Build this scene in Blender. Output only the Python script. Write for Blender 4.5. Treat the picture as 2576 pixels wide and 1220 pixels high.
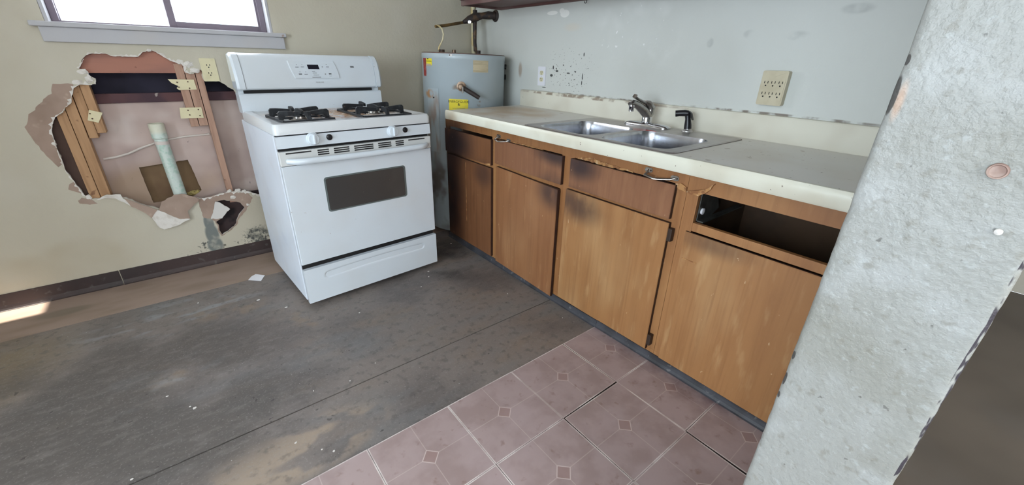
import bpy, bmesh, math, random
from mathutils import Vector, Matrix, noise
from mathutils.geometry import tessellate_polygon

# ------------------------------------------------------------------ reset
for o in list(bpy.data.objects):
    bpy.data.objects.remove(o, do_unlink=True)
S = bpy.context.scene
C = S.collection
random.seed(7)

# ------------------------------------------------------------------ camera
cam = bpy.data.cameras.new('camera')
cam.sensor_width = 36.0
cam.lens = 1024.121 / 2576 * 36.0
cam.clip_start = 0.02
cam_o = bpy.data.objects.new('camera', cam)
C.objects.link(cam_o)
cam_o.matrix_world = Matrix(((0.78090896, 0.23831144, -0.57739835, -1.92320),
                             (-0.62417793, 0.33344006, -0.70655477, -2.87384),
                             (0.02414765, 0.91215426, 0.40913507, 1.19003),
                             (0, 0, 0, 1)))
S.camera = cam_o

# ------------------------------------------------------------------ world, sun, daylight, exposure
W = bpy.data.worlds.new('sky'); S.world = W
W.use_nodes = True
W.node_tree.nodes['Background'].inputs[0].default_value = (0.86, 0.93, 1.0, 1)
W.node_tree.nodes['Background'].inputs[1].default_value = 2.4

sun = bpy.data.lights.new('sun', 'SUN')
sun.energy = 16.0; sun.angle = 0.02; sun.color = (1.0, 0.93, 0.80)
sun_o = bpy.data.objects.new('sun', sun); C.objects.link(sun_o)
sun_o.rotation_euler = Vector((0.45, 0.006, -0.89)).to_track_quat('-Z', 'Y').to_euler()


def area(name, loc, direction, sx, sy, energy, col):
    l = bpy.data.lights.new(name, 'AREA'); l.shape = 'RECTANGLE'
    l.size = sx; l.size_y = sy; l.energy = energy; l.color = col
    o = bpy.data.objects.new(name, l); C.objects.link(o); o.location = loc
    o.rotation_euler = Vector(direction).to_track_quat('-Z', 'Y').to_euler()
    return o


# daylight coming in through the glazed door of the left wall and the window; rear lamp is added, unseen fill
area('door_daylight', (-5.40, -3.20, 1.40), (1, 0.0, -0.08), 2.6, 1.9, 178, (0.76, 0.885, 1.0))
area('rear_fill', (-1.5, -4.9, 1.60), (0, 1, -0.12), 2.8, 1.6, 80, (0.965, 0.985, 1.0))
area('window_daylight', (-1.813, 0.10, 1.68), (0, -1, -0.25), 0.86, 0.72, 9, (0.93, 0.96, 1.0))
S.view_settings.view_transform = 'Standard'
S.view_settings.look = 'None'
S.view_settings.gamma = 1.0
S.view_settings.use_curve_mapping = False
S.view_settings.exposure = 0.0
S.cycles.use_denoising = True
S.cycles.max_bounces = 6
S.cycles.diffuse_bounces = 4
S.cycles.glossy_bounces = 3
S.cycles.use_adaptive_sampling = True
S.cycles.adaptive_threshold = 0.1
S.cycles.adaptive_min_samples = 10
S.cycles.sample_clamp_indirect = 6.0


# ------------------------------------------------------------------ materials
def lin(c):
    return tuple(((v / 255) / 12.92 if v / 255 <= 0.04045 else ((v / 255 + 0.055) / 1.055) ** 2.4) for v in c) + (1,)


class NT:
    def __init__(self, name):
        m = bpy.data.materials.new(name); m.use_nodes = True
        self.m = m; self.t = m.node_tree; self.n = self.t.nodes
        self.b = self.n['Principled BSDF']

    def new(self, kind, **kw):
        n = self.n.new(kind)
        for k, v in kw.items():
            setattr(n, k, v)
        return n

    def link(self, a, b):
        self.t.links.new(a, b)

    def put(self, sock, v):
        if hasattr(v, 'is_output') or isinstance(v, bpy.types.NodeSocket):
            self.link(v, sock)
        else:
            sock.default_value = v

    def math(self, op, a, b=None, clamp=False):
        n = self.new('ShaderNodeMath', operation=op); n.use_clamp = clamp
        self.put(n.inputs[0], a)
        if b is not None: self.put(n.inputs[1], b)
        return n.outputs[0]

    def vmath(self, op, a, b=None):
        n = self.new('ShaderNodeVectorMath', operation=op)
        self.put(n.inputs[0], a)
        if b is not None: self.put(n.inputs[1], b)
        return n

    def pos(self):
        if not hasattr(self, '_p'):
            self._p = self.new('ShaderNodeNewGeometry').outputs['Position']
        return self._p

    def noise(self, scale, st=(1, 1, 1), seed=0.0, detail=4.0, rough=0.55, vec=None):
        v = vec if vec is not None else self.pos()
        v = self.vmath('MULTIPLY', v, st).outputs[0]
        v = self.vmath('ADD', v, (seed, seed * 1.7, seed * 0.6)).outputs[0]
        n = self.new('ShaderNodeTexNoise')
        self.link(v, n.inputs['Vector'])
        n.inputs['Scale'].default_value = scale
        n.inputs['Detail'].default_value = detail
        n.inputs['Roughness'].default_value = rough
        return n.outputs['Fac']

    def rng(self, v, lo, hi, a=0.0, b=1.0, smooth=True):
        n = self.new('ShaderNodeMapRange')
        n.interpolation_type = 'SMOOTHSTEP' if smooth else 'LINEAR'
        self.put(n.inputs[0], v)
        n.inputs[1].default_value = lo; n.inputs[2].default_value = hi
        n.inputs[3].default_value = a; n.inputs[4].default_value = b
        return n.outputs[0]

    def ell(self, c, r, inner=0.5):
        v = self.vmath('SUBTRACT', self.pos(), c).outputs[0]
        v = self.vmath('DIVIDE', v, r).outputs[0]
        l = self.vmath('LENGTH', v).outputs['Value']
        return self.rng(l, inner, 1.0, 1.0, 0.0)

    def mix(self, a, b, f):
        n = self.new('ShaderNodeMix', data_type='RGBA')
        self.put(n.inputs[0], f); self.put(n.inputs[6], a); self.put(n.inputs[7], b)
        return n.outputs[2]


def mk(name, base, layers=(), rough=0.6, metal=0.0, bump=None, spec=0.5, coat=0.0, emit=None):
    """base: sRGB colour; layers: dicts col, scale, lo, hi, amt, st, seed, ell (list of (centre, radius)), detail"""
    T = NT(name)
    col = lin(base)
    for L in layers:
        f = None
        if 'scale' in L:
            nz = T.noise(L['scale'], L.get('st', (1, 1, 1)), L.get('seed', 0.0), L.get('detail', 2.5), L.get('rough', 0.55))
            f = T.rng(nz, L['lo'], L['hi'])
        if 'ell' in L:
            e = None
            for cc, rr in L['ell']:
                q = T.ell(cc, rr, L.get('inner', 0.5))
                e = q if e is None else T.math('MAXIMUM', e, q)
            f = e if f is None else T.math('MULTIPLY', f, e)
        f = T.math('MULTIPLY', f, L.get('amt', 1.0))
        col = T.mix(col, lin(L['col']), f)
    T.put(T.b.inputs['Base Color'], col)
    T.b.inputs['Roughness'].default_value = rough
    T.b.inputs['Metallic'].default_value = metal
    T.b.inputs['Specular IOR Level'].default_value = spec
    if coat: T.b.inputs['Coat Weight'].default_value = coat
    if bump:
        h = T.noise(bump[0], bump[2] if len(bump) > 2 else (1, 1, 1), 3.3, 3.0)
        bn = T.new('ShaderNodeBump'); bn.inputs['Strength'].default_value = 1.0
        bn.inputs['Distance'].default_value = bump[1]
        T.link(h, bn.inputs['Height']); T.link(bn.outputs[0], T.b.inputs['Normal'])
    return T.m


MAT = {}
MAT['wall_back'] = mk('plaster_warm', (196, 190, 173), [
    dict(col=(182, 172, 152), scale=1.6, lo=0.45, hi=0.75, amt=0.55),
    dict(col=(204, 200, 188), scale=3.0, lo=0.5, hi=0.8, amt=0.5, seed=4),
    dict(col=(172, 158, 128), scale=2.5, lo=0.3, hi=0.7, amt=0.6, seed=2, ell=[((-2.75, 0, 0.12), (0.6, 0.2, 0.16)), ((-2.45, 0, 0.2), (0.2, 0.2, 0.12))]),
    dict(col=(86, 88, 84), scale=26, lo=0.30, hi=0.62, amt=0.9, seed=5, ell=[((-1.672, 0, 0.13), (0.08, 0.1, 0.07))]),
    dict(col=(70, 72, 70), scale=60, lo=0.5, hi=0.6, amt=0.9, seed=6, ell=[((-1.665, 0, 0.125), (0.12, 0.1, 0.085)), ((-1.95, 0, 0.13), (0.05, 0.1, 0.03))]),
    dict(col=(112, 118, 116), scale=14, lo=0.2, hi=0.5, amt=0.95, seed=9, ell=[((-1.905, 0, 0.26), (0.028, 0.1, 0.07)), ((-1.905, 0, 0.19), (0.038, 0.1, 0.08)), ((-1.905, 0, 0.12), (0.045, 0.1, 0.06))], inner=0.7),
    dict(col=(48, 44, 42), scale=40, lo=0.58, hi=0.66, amt=0.8, seed=8, ell=[((-1.85, 0, 0.09), (0.3, 0.1, 0.035))]),
], rough=0.75, bump=(60, 0.0012))
MAT['wall_right'] = mk('plaster_cool', (206, 208, 203), [
    dict(col=(190, 190, 182), scale=1.5, lo=0.42, hi=0.7, amt=0.5, seed=1),
    dict(col=(222, 223, 219), scale=5.5, lo=0.48, hi=0.75, amt=0.6, seed=2, ell=[((0, -1.45, 1.33), (0.3, 0.36, 0.24))]),
    dict(col=(242, 242, 240), scale=34, lo=0.66, hi=0.72, amt=0.9, seed=3, ell=[((0, -1.42, 1.36), (0.3, 0.3, 0.16))]),
    dict(col=(236, 235, 230), ell=[((0, -0.95, 1.443), (0.1, 0.04, 0.022)), ((0, -0.925, 1.458), (0.1, 0.022, 0.016)), ((0, -0.845, 1.452), (0.1, 0.05, 0.012))], amt=0.95, inner=0.8),
    dict(col=(214, 205, 190), ell=[((0, -1.02, 1.37), (0.1, 0.09, 0.03))], amt=0.5, inner=0.3),
    dict(col=(38, 36, 36), scale=50, st=(1, 1.0, 1.0), lo=0.655, hi=0.69, amt=0.95, seed=11, ell=[((0, -1.0, 1.12), (0.2, 0.19, 0.10))]),
    dict(col=(70, 68, 66), scale=85, st=(1, 0.6, 1.3), lo=0.64, hi=0.68, amt=0.8, seed=12, ell=[((0, -1.02, 1.14), (0.2, 0.24, 0.16))]),
    dict(col=(30, 29, 30), ell=[((0, -0.881, 1.153), (0.1, 0.006, 0.013)), ((0, -0.915, 1.134), (0.1, 0.014, 0.006)), ((0, -0.868, 1.107), (0.1, 0.014, 0.009)), ((0, -1.013, 1.125), (0.1, 0.016, 0.004)), ((0, -1.129, 1.11), (0.1, 0.004, 0.022)), ((0, -1.127, 1.076), (0.1, 0.004, 0.014)), ((0, -1.127, 1.228), (0.1, 0.005, 0.012)), ((0, -0.805, 1.033), (0.1, 0.022, 0.003))], amt=0.9, inner=0.75),
    dict(col=(166, 169, 166), scale=14, lo=0.35, hi=0.65, amt=0.6, seed=14, ell=[((0, -2.02, 1.31), (0.1, 0.03, 0.02)), ((0, -2.2, 1.3), (0.1, 0.05, 0.02)), ((0, -1.86, 1.28), (0.1, 0.02, 0.025)), ((0, -2.36, 1.38), (0.1, 0.06, 0.02))]),
    dict(col=(104, 88, 74), scale=20, lo=0.4, hi=0.6, amt=0.85, seed=17, ell=[((0, -1.2, 1.006), (0.1, 0.7, 0.010)), ((0, -2.2, 1.012), (0.1, 0.5, 0.008))]),
    dict(col=(150, 120, 92), ell=[((0, -0.56, 1.13), (0.1, 0.025, 0.06))], amt=0.6, inner=0.4),
], rough=0.5, bump=(45, 0.0010))
MAT['partition'] = mk('plaster_rough', (150, 151, 147), [
    dict(col=(132, 131, 122), scale=7.0, lo=0.44, hi=0.7, amt=0.65, seed=3),
    dict(col=(166, 168, 167), scale=13.0, lo=0.50, hi=0.70, amt=0.65, seed=5),
    dict(col=(122, 119, 108), scale=60, lo=0.56, hi=0.72, amt=0.5, seed=6),
    dict(col=(172, 176, 176), scale=90, lo=0.60, hi=0.74, amt=0.4, seed=16),
    dict(col=(90, 88, 84), scale=70, lo=0.70, hi=0.75, amt=0.7, seed=26),
    dict(col=(190, 156, 132), ell=[((-1.33, -2.775, 1.160), (0.05, 0.006, 0.028))], amt=0.7, inner=0.3),
    dict(col=(52, 46, 56), scale=70, st=(1, 1, 0.35), lo=0.48, hi=0.54, amt=0.95, seed=8, ell=[((-1.32, -2.9125, 0.74), (0.06, 0.0030, 0.09)), ((-1.32, -2.9125, 0.88), (0.06, 0.0030, 0.09)), ((-1.32, -2.9125, 1.0), (0.06, 0.0030, 0.06))], inner=0.9),
    dict(col=(74, 72, 70), ell=[((-1.32, -2.7685, 1.165), (0.05, 0.0040, 0.022)), ((-1.32, -2.7685, 1.200), (0.05, 0.003, 0.006)), ((-1.32, -2.7685, 0.818), (0.05, 0.0025, 0.008)), ((-1.32, -2.7685, 0.775), (0.05, 0.0025, 0.012)), ((-1.32, -2.7685, 0.745), (0.05, 0.0025, 0.006))], amt=0.95, inner=0.8),
], rough=0.45, bump=(130, 0.0017))
MAT['wall_plain'] = mk('plaster_plain', (196, 192, 180), [dict(col=(180, 172, 158), scale=2, lo=0.4, hi=0.7, amt=0.4)], rough=0.8, bump=(50, 0.001))
MAT['ceiling'] = mk('ceiling_paint', (232, 231, 227), rough=0.9)
MAT['slab'] = mk('dark_underfloor', (52, 44, 41), [dict(col=(84, 70, 62), scale=3, lo=0.4, hi=0.7, amt=0.8)], rough=0.7)  # kept dark to imitate shade in the open tile seams
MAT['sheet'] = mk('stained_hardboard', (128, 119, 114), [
    dict(col=(92, 87, 85), scale=2.2, lo=0.42, hi=0.66, amt=0.7, seed=1),
    dict(col=(132, 118, 106), scale=3.0, st=(1, 2.2, 1), lo=0.5, hi=0.72, amt=0.6, seed=2),
    dict(col=(118, 120, 122), scale=2.6, st=(1, 2.0, 1), lo=0.5, hi=0.72, amt=0.5, seed=12),
    dict(col=(158, 141, 124), scale=4.5, st=(1, 1.6, 1), lo=0.42, hi=0.5, amt=0.85, seed=3, ell=[((-1.85, -1.72, 0), (0.34, 0.15, 0.2)), ((-2.03, -1.78, 0), (0.12, 0.22, 0.2))]),
    dict(col=(126, 112, 92), scale=3, lo=0.25, hi=0.5, amt=0.85, seed=5, ell=[((-2.95, -0.62, 0), (0.55, 0.46, 0.2))]),
    dict(col=(140, 123, 106), scale=7, lo=0.48, hi=0.6, amt=0.7, seed=6, ell=[((-2.22, -1.02, 0), (0.16, 0.1, 0.2)), ((-1.93, -0.62, 0), (0.2, 0.14, 0.2)), ((-1.7, -0.95, 0), (0.25, 0.12, 0.2))]),
    dict(col=(150, 154, 158), scale=6, st=(1, 2.4, 1), lo=0.5, hi=0.68, amt=0.65, seed=7, ell=[((-2.15, -0.55, 0), (0.45, 0.22, 0.2)), ((-2.2, -1.05, 0), (0.3, 0.2, 0.2))]),
    dict(col=(84, 79, 76), scale=2.6, lo=0.3, hi=0.55, amt=0.85, seed=45, ell=[((-2.35, -1.05, 0), (0.75, 0.6, 0.2)), ((-2.1, -1.45, 0), (0.5, 0.3, 0.2))]),  # dark floor area, deepened in colour to stand for weaker light at left
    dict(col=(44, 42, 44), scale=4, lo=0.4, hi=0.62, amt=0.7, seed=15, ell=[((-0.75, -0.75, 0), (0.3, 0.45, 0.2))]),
    dict(col=(138, 132, 128), scale=15, st=(1, 2.2, 1), lo=0.45, hi=0.75, amt=0.3, seed=31),
    dict(col=(82, 77, 75), scale=30, lo=0.52, hi=0.7, amt=0.45, seed=33),
    dict(col=(150, 146, 142), scale=130, lo=0.56, hi=0.7, amt=0.35, seed=35),
    dict(col=(206, 204, 200), scale=95, lo=0.735, hi=0.77, amt=0.9, seed=8),
    dict(col=(40, 37, 36), scale=36, lo=0.70, hi=0.75, amt=0.6, seed=9),
], rough=0.5, bump=(50, 0.0009))
MAT['strip'] = mk('worn_floor_strip', (158, 138, 126), [
    dict(col=(134, 116, 102), scale=3, st=(1, 3, 1), lo=0.4, hi=0.7, amt=0.7),
    dict(col=(170, 150, 128), scale=2, lo=0.5, hi=0.8, amt=0.5, seed=3),
    dict(col=(110, 104, 92), ell=[((-2.57, -0.19, 0), (0.13, 0.05, 0.1))], amt=0.6, inner=0.5)], rough=0.55)
MAT['far_floor'] = mk('far_room_floor', (98, 88, 79), [dict(col=(78, 69, 62), scale=1.8, lo=0.4, hi=0.7, amt=0.8), dict(col=(96, 92, 90), scale=2.4, lo=0.5, hi=0.8, amt=0.5, seed=3)], rough=0.55)


def tile_mat():
    T = NT('vinyl_tile')
    uv = T.new('ShaderNodeUVMap').outputs[0]
    s = T.new('ShaderNodeSeparateXYZ'); T.link(uv, s.inputs[0])
    au = T.math('ABSOLUTE', T.math('SUBTRACT', s.outputs[0], 0.5))
    av = T.math('ABSOLUTE', T.math('SUBTRACT', s.outputs[1], 0.5))
    d = T.math('ADD', au, av)
    col = T.mix(lin((170, 151, 150)), lin((157, 137, 135)), T.rng(T.noise(9.0), 0.4, 0.65))
    col = T.mix(col, lin((180, 162, 163)), T.math('MULTIPLY', T.rng(T.noise(4.0, seed=5), 0.5, 0.75), 0.6))
    col = T.mix(col, lin((128, 100, 90)), T.math('MULTIPLY', T.rng(T.noise(28.0, seed=9), 0.60, 0.75), 0.55))
    line = T.math('MAXIMUM', T.rng(au, 0.003, 0.006, 1, 0), T.rng(av, 0.003, 0.006, 1, 0))
    line = T.math('MULTIPLY', line, T.rng(d, 0.10, 0.105))
    col = T.mix(col, lin((206, 190, 186)), T.math('MULTIPLY', line, 0.38))
    ring = T.math('MULTIPLY', T.rng(d, 0.088, 0.092), T.rng(d, 0.102, 0.106, 1, 0))
    col = T.mix(col, lin((210, 194, 190)), T.math('MULTIPLY', ring, 0.75))
    col = T.mix(col, lin((152, 124, 120)), T.math('MULTIPLY', T.rng(d, 0.086, 0.09, 1, 0), 0.65))
    edge = T.rng(T.math('MAXIMUM', au, av), 0.4835, 0.4885)
    col = T.mix(col, lin((222, 214, 211)), T.math('MULTIPLY', edge, T.rng(T.noise(7.0, seed=41), 0.35, 0.6, 0.25, 0.9)))
    dark_patches = T.math('MULTIPLY', T.rng(T.noise(6.0, seed=21), 0.45, 0.7), T.ell((-0.52, -2.3, 0), (0.22, 0.9, 0.2), 0.2))  # darker mottling toward the cabinet foot
    col = T.mix(col, lin((112, 88, 92)), T.math('MULTIPLY', dark_patches, 0.8))
    T.put(T.b.inputs['Base Color'], col)
    T.b.inputs['Roughness'].default_value = 0.42
    return T.m


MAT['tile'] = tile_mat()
MAT['tile_edge'] = mk('tile_side', (60, 46, 42), rough=0.7)  # dark sides stand in for shade between lifted tiles
MAT['cove'] = mk('cove_base_vinyl', (64, 50, 49), [dict(col=(46, 40, 42), scale=4, lo=0.4, hi=0.7, amt=0.7), dict(col=(96, 96, 92), scale=30, lo=0.6, hi=0.7, amt=0.5, seed=3)], rough=0.45)
MAT['cove_grey'] = mk('cove_base_grey', (70, 70, 76), [dict(col=(44, 42, 44), scale=9, lo=0.4, hi=0.7, amt=0.8), dict(col=(118, 116, 116), scale=40, lo=0.62, hi=0.7, amt=0.6, seed=2)], rough=0.5)
MAT['gypsum'] = mk('gypsum_core', (222, 217, 210), [dict(col=(190, 180, 168), scale=30, lo=0.45, hi=0.7, amt=0.6)], rough=0.9, bump=(120, 0.002))
MAT['kraft'] = mk('torn_kraft_paper', (166, 144, 130), [dict(col=(146, 124, 110), scale=9, lo=0.4, hi=0.7, amt=0.7), dict(col=(190, 168, 150), scale=20, lo=0.6, hi=0.75, amt=0.6, seed=2)], rough=0.9, bump=(70, 0.001))
MAT['wood_pine'] = mk('bare_pine', (186, 146, 108), [dict(col=(156, 118, 84), scale=14, st=(3, 1, 0.25), lo=0.4, hi=0.7, amt=0.8), dict(col=(112, 72, 50), scale=26, lo=0.66, hi=0.74, amt=0.7, seed=2)], rough=0.75)
MAT['wood_pink'] = mk('bare_pine_pinkish', (182, 146, 126), [dict(col=(150, 114, 96), scale=14, st=(3, 1, 0.25), lo=0.4, hi=0.7, amt=0.8), dict(col=(96, 62, 50), scale=24, lo=0.67, hi=0.74, amt=0.8, seed=2)], rough=0.75)
MAT['wood_red'] = mk('red_fir', (172, 120, 102), [dict(col=(146, 104, 94), scale=6, st=(0.5, 1, 3), lo=0.4, hi=0.7, amt=0.8), dict(col=(120, 74, 60), scale=22, lo=0.66, hi=0.72, amt=0.6, seed=2)], rough=0.75)
MAT['wood_dark'] = mk('dark_red_board', (96, 66, 68), [dict(col=(66, 48, 58), scale=8, lo=0.4, hi=0.7, amt=0.8), dict(col=(190, 180, 172), scale=20, lo=0.7, hi=0.74, amt=0.7, seed=3)], rough=0.8)
MAT['hole_shade'] = mk('hole_shade_black', (58, 44, 44), [dict(col=(26, 22, 26), scale=14, lo=0.42, hi=0.6, amt=0.9)], rough=0.9)  # near-black colour imitating shade behind the lower hole
MAT['wood_brown'] = mk('dark_brown_board', (98, 78, 70), [dict(col=(76, 58, 56), scale=9, lo=0.4, hi=0.7, amt=0.8)], rough=0.85)
MAT['cavity'] = mk('cavity_board', (200, 180, 172), [dict(col=(166, 146, 140), scale=4, lo=0.4, hi=0.7, amt=0.7), dict(col=(214, 202, 196), scale=5, lo=0.5, hi=0.75, amt=0.6, seed=4), dict(col=(96, 84, 84), scale=30, lo=0.69, hi=0.76, amt=0.7, seed=7), dict(col=(168, 142, 116), scale=3, lo=0.3, hi=0.6, amt=0.7, seed=8, ell=[((-2.05, 0.1, 0.5), (0.35, 0.2, 0.16))])], rough=0.85)
MAT['tarpaper'] = mk('building_paper', (52, 50, 66), [dict(col=(38, 37, 48), scale=6, lo=0.4, hi=0.7, amt=0.7)], rough=0.9)
MAT['brown_paper'] = mk('brown_backing', (136, 112, 84), [dict(col=(108, 82, 62), scale=6, lo=0.4, hi=0.7, amt=0.8)], rough=0.9)
MAT['plate'] = mk('cream_metal_plate', (222, 212, 174), [dict(col=(206, 196, 160), scale=12, lo=0.4, hi=0.7, amt=0.5)], rough=0.55)
MAT['rust'] = mk('rusty_screw', (96, 74, 58), rough=0.8)
MAT['pvc'] = mk('pvc_pipe', (206, 218, 210), [dict(col=(158, 196, 178), scale=40, lo=0.5, hi=0.62, amt=0.55), dict(col=(222, 218, 196), ell=[((-2.0, 0.06, 0.82), (0.1, 0.1, 0.05))], amt=0.8)], rough=0.4)
MAT['wire'] = mk('white_cable', (214, 204, 196), rough=0.6)
MAT['insul'] = mk('yellow_insulation', (196, 180, 118), [dict(col=(130, 110, 66), scale=60, lo=0.45, hi=0.65, amt=0.8)], rough=0.95, bump=(90, 0.01))
MAT['win_paint'] = mk('window_trim_paint', (182, 182, 186), [dict(col=(186, 182, 180), scale=5, lo=0.45, hi=0.7, amt=0.5), dict(col=(150, 118, 96), scale=30, lo=0.6, hi=0.68, amt=0.7, seed=2, ell=[((-1.33, -0.03, 1.29), (0.07, 0.1, 0.03))])], rough=0.55)
MAT['win_frame'] = mk('bronze_aluminium', (120, 110, 122), [dict(col=(98, 88, 98), scale=7, lo=0.4, hi=0.7, amt=0.5)], rough=0.5, metal=0.2)
MAT['ivory'] = mk('ivory_plastic', (216, 208, 170), [dict(col=(198, 188, 146), scale=20, lo=0.5, hi=0.7, amt=0.5)], rough=0.4)
MAT['tan_plastic'] = mk('tan_plastic', (200, 190, 164), [dict(col=(182, 170, 142), scale=16, lo=0.45, hi=0.7, amt=0.6)], rough=0.45)
MAT['white_plastic'] = mk('white_plastic', (226, 226, 232), rough=0.4)
MAT['cream_plastic'] = mk('cream_plastic', (214, 208, 176), rough=0.4)
MAT['black'] = mk('black_slot', (18, 17, 19), rough=0.7)
MAT['black_plastic'] = mk('black_plastic', (24, 23, 26), rough=0.3)
MAT['enamel'] = mk('white_enamel', (216, 225, 233), [dict(col=(206, 208, 208), scale=3, lo=0.45, hi=0.75, amt=0.4), dict(col=(150, 128, 112), scale=70, lo=0.74, hi=0.77, amt=0.5, seed=4)], rough=0.2, coat=0.3)
MAT['enamel_top'] = mk('soiled_enamel', (216, 220, 223), [dict(col=(206, 172, 136), scale=13, lo=0.32, hi=0.5, amt=0.85, seed=4, ell=[((-1.24, -0.53, 0.912), (0.42, 0.27, 0.03))]), dict(col=(168, 112, 78), scale=44, lo=0.53, hi=0.62, amt=0.9, seed=6, ell=[((-1.24, -0.53, 0.912), (0.40, 0.27, 0.03))]), dict(col=(96, 62, 48), scale=90, lo=0.60, hi=0.66, amt=0.85, seed=8, ell=[((-1.24, -0.53, 0.912), (0.40, 0.27, 0.03))])], rough=0.25, coat=0.2)
MAT['enamel_side'] = mk('white_side_panel', (218, 225, 235), [dict(col=(210, 212, 218), scale=4, lo=0.45, hi=0.7, amt=0.5), dict(col=(196, 204, 220), scale=9, lo=0.55, hi=0.75, amt=0.3, seed=3)], rough=0.35, bump=(30, 0.0006))
MAT['bisque'] = mk('door_trim_plastic', (210, 212, 211), rough=0.35)
MAT['glass_dark'] = mk('oven_window_glass', (66, 64, 63), [dict(col=(84, 81, 78), scale=4, lo=0.4, hi=0.7, amt=0.6), dict(col=(160, 156, 150), scale=80, lo=0.74, hi=0.77, amt=0.5, seed=3)], rough=0.25)
MAT['glass_rim'] = mk('oven_window_rim', (98, 108, 108), rough=0.3)
MAT['iron'] = mk('cast_iron', (24, 27, 32), [dict(col=(60, 64, 70), scale=40, lo=0.5, hi=0.7, amt=0.5), dict(col=(110, 84, 70), scale=30, lo=0.66, hi=0.74, amt=0.5, seed=3)], rough=0.5)
MAT['print'] = mk('grey_print', (112, 116, 120), rough=0.6)
MAT['display'] = mk('display_glass', (20, 19, 34), rough=0.15)
MAT['tank'] = mk('tank_paint', (172, 183, 188), [
    dict(col=(158, 170, 176), scale=4, lo=0.4, hi=0.7, amt=0.5),
    dict(col=(176, 130, 84), scale=16, lo=0.38, hi=0.55, amt=0.95, seed=3, ell=[((-0.56, -0.33, 0.975), (0.05, 0.08, 0.035))]),
    dict(col=(156, 134, 118), scale=12, st=(2, 2, 0.3), lo=0.4, hi=0.6, amt=0.8, seed=4, ell=[((-0.55, -0.39, 0.86), (0.05, 0.06, 0.14)), ((-0.56, -0.34, 0.72), (0.06, 0.1, 0.25))]),
    dict(col=(140, 120, 100), scale=30, lo=0.4, hi=0.55, amt=0.8, seed=6, ell=[((-0.458, -0.52, 1.02), (0.06, 0.06, 0.035)), ((-0.35, -0.565, 0.93), (0.02, 0.04, 0.03))]),
    dict(col=(96, 78, 64), scale=6, lo=0.4, hi=0.6, amt=0.8, seed=7, ell=[((-0.5, -0.42, 0.3), (0.3, 0.3, 0.35))]),
], rough=0.32)
MAT['tank_top'] = mk('tank_rusty_top', (120, 96, 88), [dict(col=(88, 80, 76), scale=14, lo=0.4, hi=0.65, amt=0.8)], rough=0.8)
MAT['yellow'] = mk('yellow_sticker', (232, 214, 48), [dict(col=(206, 190, 70), scale=14, lo=0.5, hi=0.7, amt=0.6)], rough=0.6)
MAT['red_label'] = mk('red_sticker', (150, 56, 52), [dict(col=(190, 120, 110), scale=40, lo=0.6, hi=0.7, amt=0.6)], rough=0.6)
MAT['tan_label'] = mk('aged_sticker', (196, 182, 152), [dict(col=(170, 156, 128), scale=20, st=(0.4, 0.4, 3), lo=0.45, hi=0.6, amt=0.7)], rough=0.6)
MAT['copper_old'] = mk('tarnished_copper', (140, 112, 70), [dict(col=(92, 78, 58), scale=20, lo=0.4, hi=0.7, amt=0.8)], rough=0.5, metal=0.6)
MAT['pipe_dark'] = mk('corroded_pipe', (58, 50, 48), [dict(col=(110, 84, 60), scale=24, lo=0.5, hi=0.65, amt=0.7)], rough=0.6, metal=0.3)
MAT['pipe_white'] = mk('painted_pipe', (216, 206, 172), [dict(col=(200, 168, 92), scale=12, lo=0.55, hi=0.65, amt=0.6)], rough=0.5)
MAT['brass'] = mk('valve_brass', (150, 128, 108), [dict(col=(96, 76, 64), scale=30, lo=0.45, hi=0.65, amt=0.7)], rough=0.4, metal=0.6)


def wood_mat(name, base, dark, light, seed=0.0, dark_patches=()):
    T = NT(name)
    v = T.pos()
    g = T.noise(16, (1, 1, 0.08), seed, 6.0, 0.62)
    col = T.mix(lin(base), lin(dark), T.math('MULTIPLY', T.rng(g, 0.44, 0.70), 0.4))
    g2 = T.noise(3.5, (1, 1, 0.35), seed + 3, 3.0)
    col = T.mix(col, lin(light), T.math('MULTIPLY', T.rng(g2, 0.45, 0.72), 0.55))
    g3 = T.noise(70, (1, 1, 0.03), seed + 5, 3.0)
    col = T.mix(col, lin(dark), T.math('MULTIPLY', T.rng(g3, 0.5, 0.7), 0.3))
    g4 = T.noise(26, (1, 1, 0.22), seed + 21, 3.0)
    col = T.mix(col, lin(light), T.math('MULTIPLY', T.rng(g4, 0.54, 0.72), 0.4))
    for cc, rr, am in dark_patches:
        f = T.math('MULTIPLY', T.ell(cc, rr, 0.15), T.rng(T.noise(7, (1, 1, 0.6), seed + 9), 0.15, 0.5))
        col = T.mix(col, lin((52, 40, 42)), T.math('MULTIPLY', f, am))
    w = T.noise(55, (1, 1.0, 0.5), seed + 13, 5.0)
    col = T.mix(col, lin((206, 176, 140)), T.math('MULTIPLY', T.rng(w, 0.715, 0.735), 0.8))
    T.put(T.b.inputs['Base Color'], col)
    T.b.inputs['Roughness'].default_value = 0.46
    bn = T.new('ShaderNodeBump'); bn.inputs['Distance'].default_value = 0.0006
    T.link(g, bn.inputs['Height']); T.link(bn.outputs[0], T.b.inputs['Normal'])
    return T.m


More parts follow.
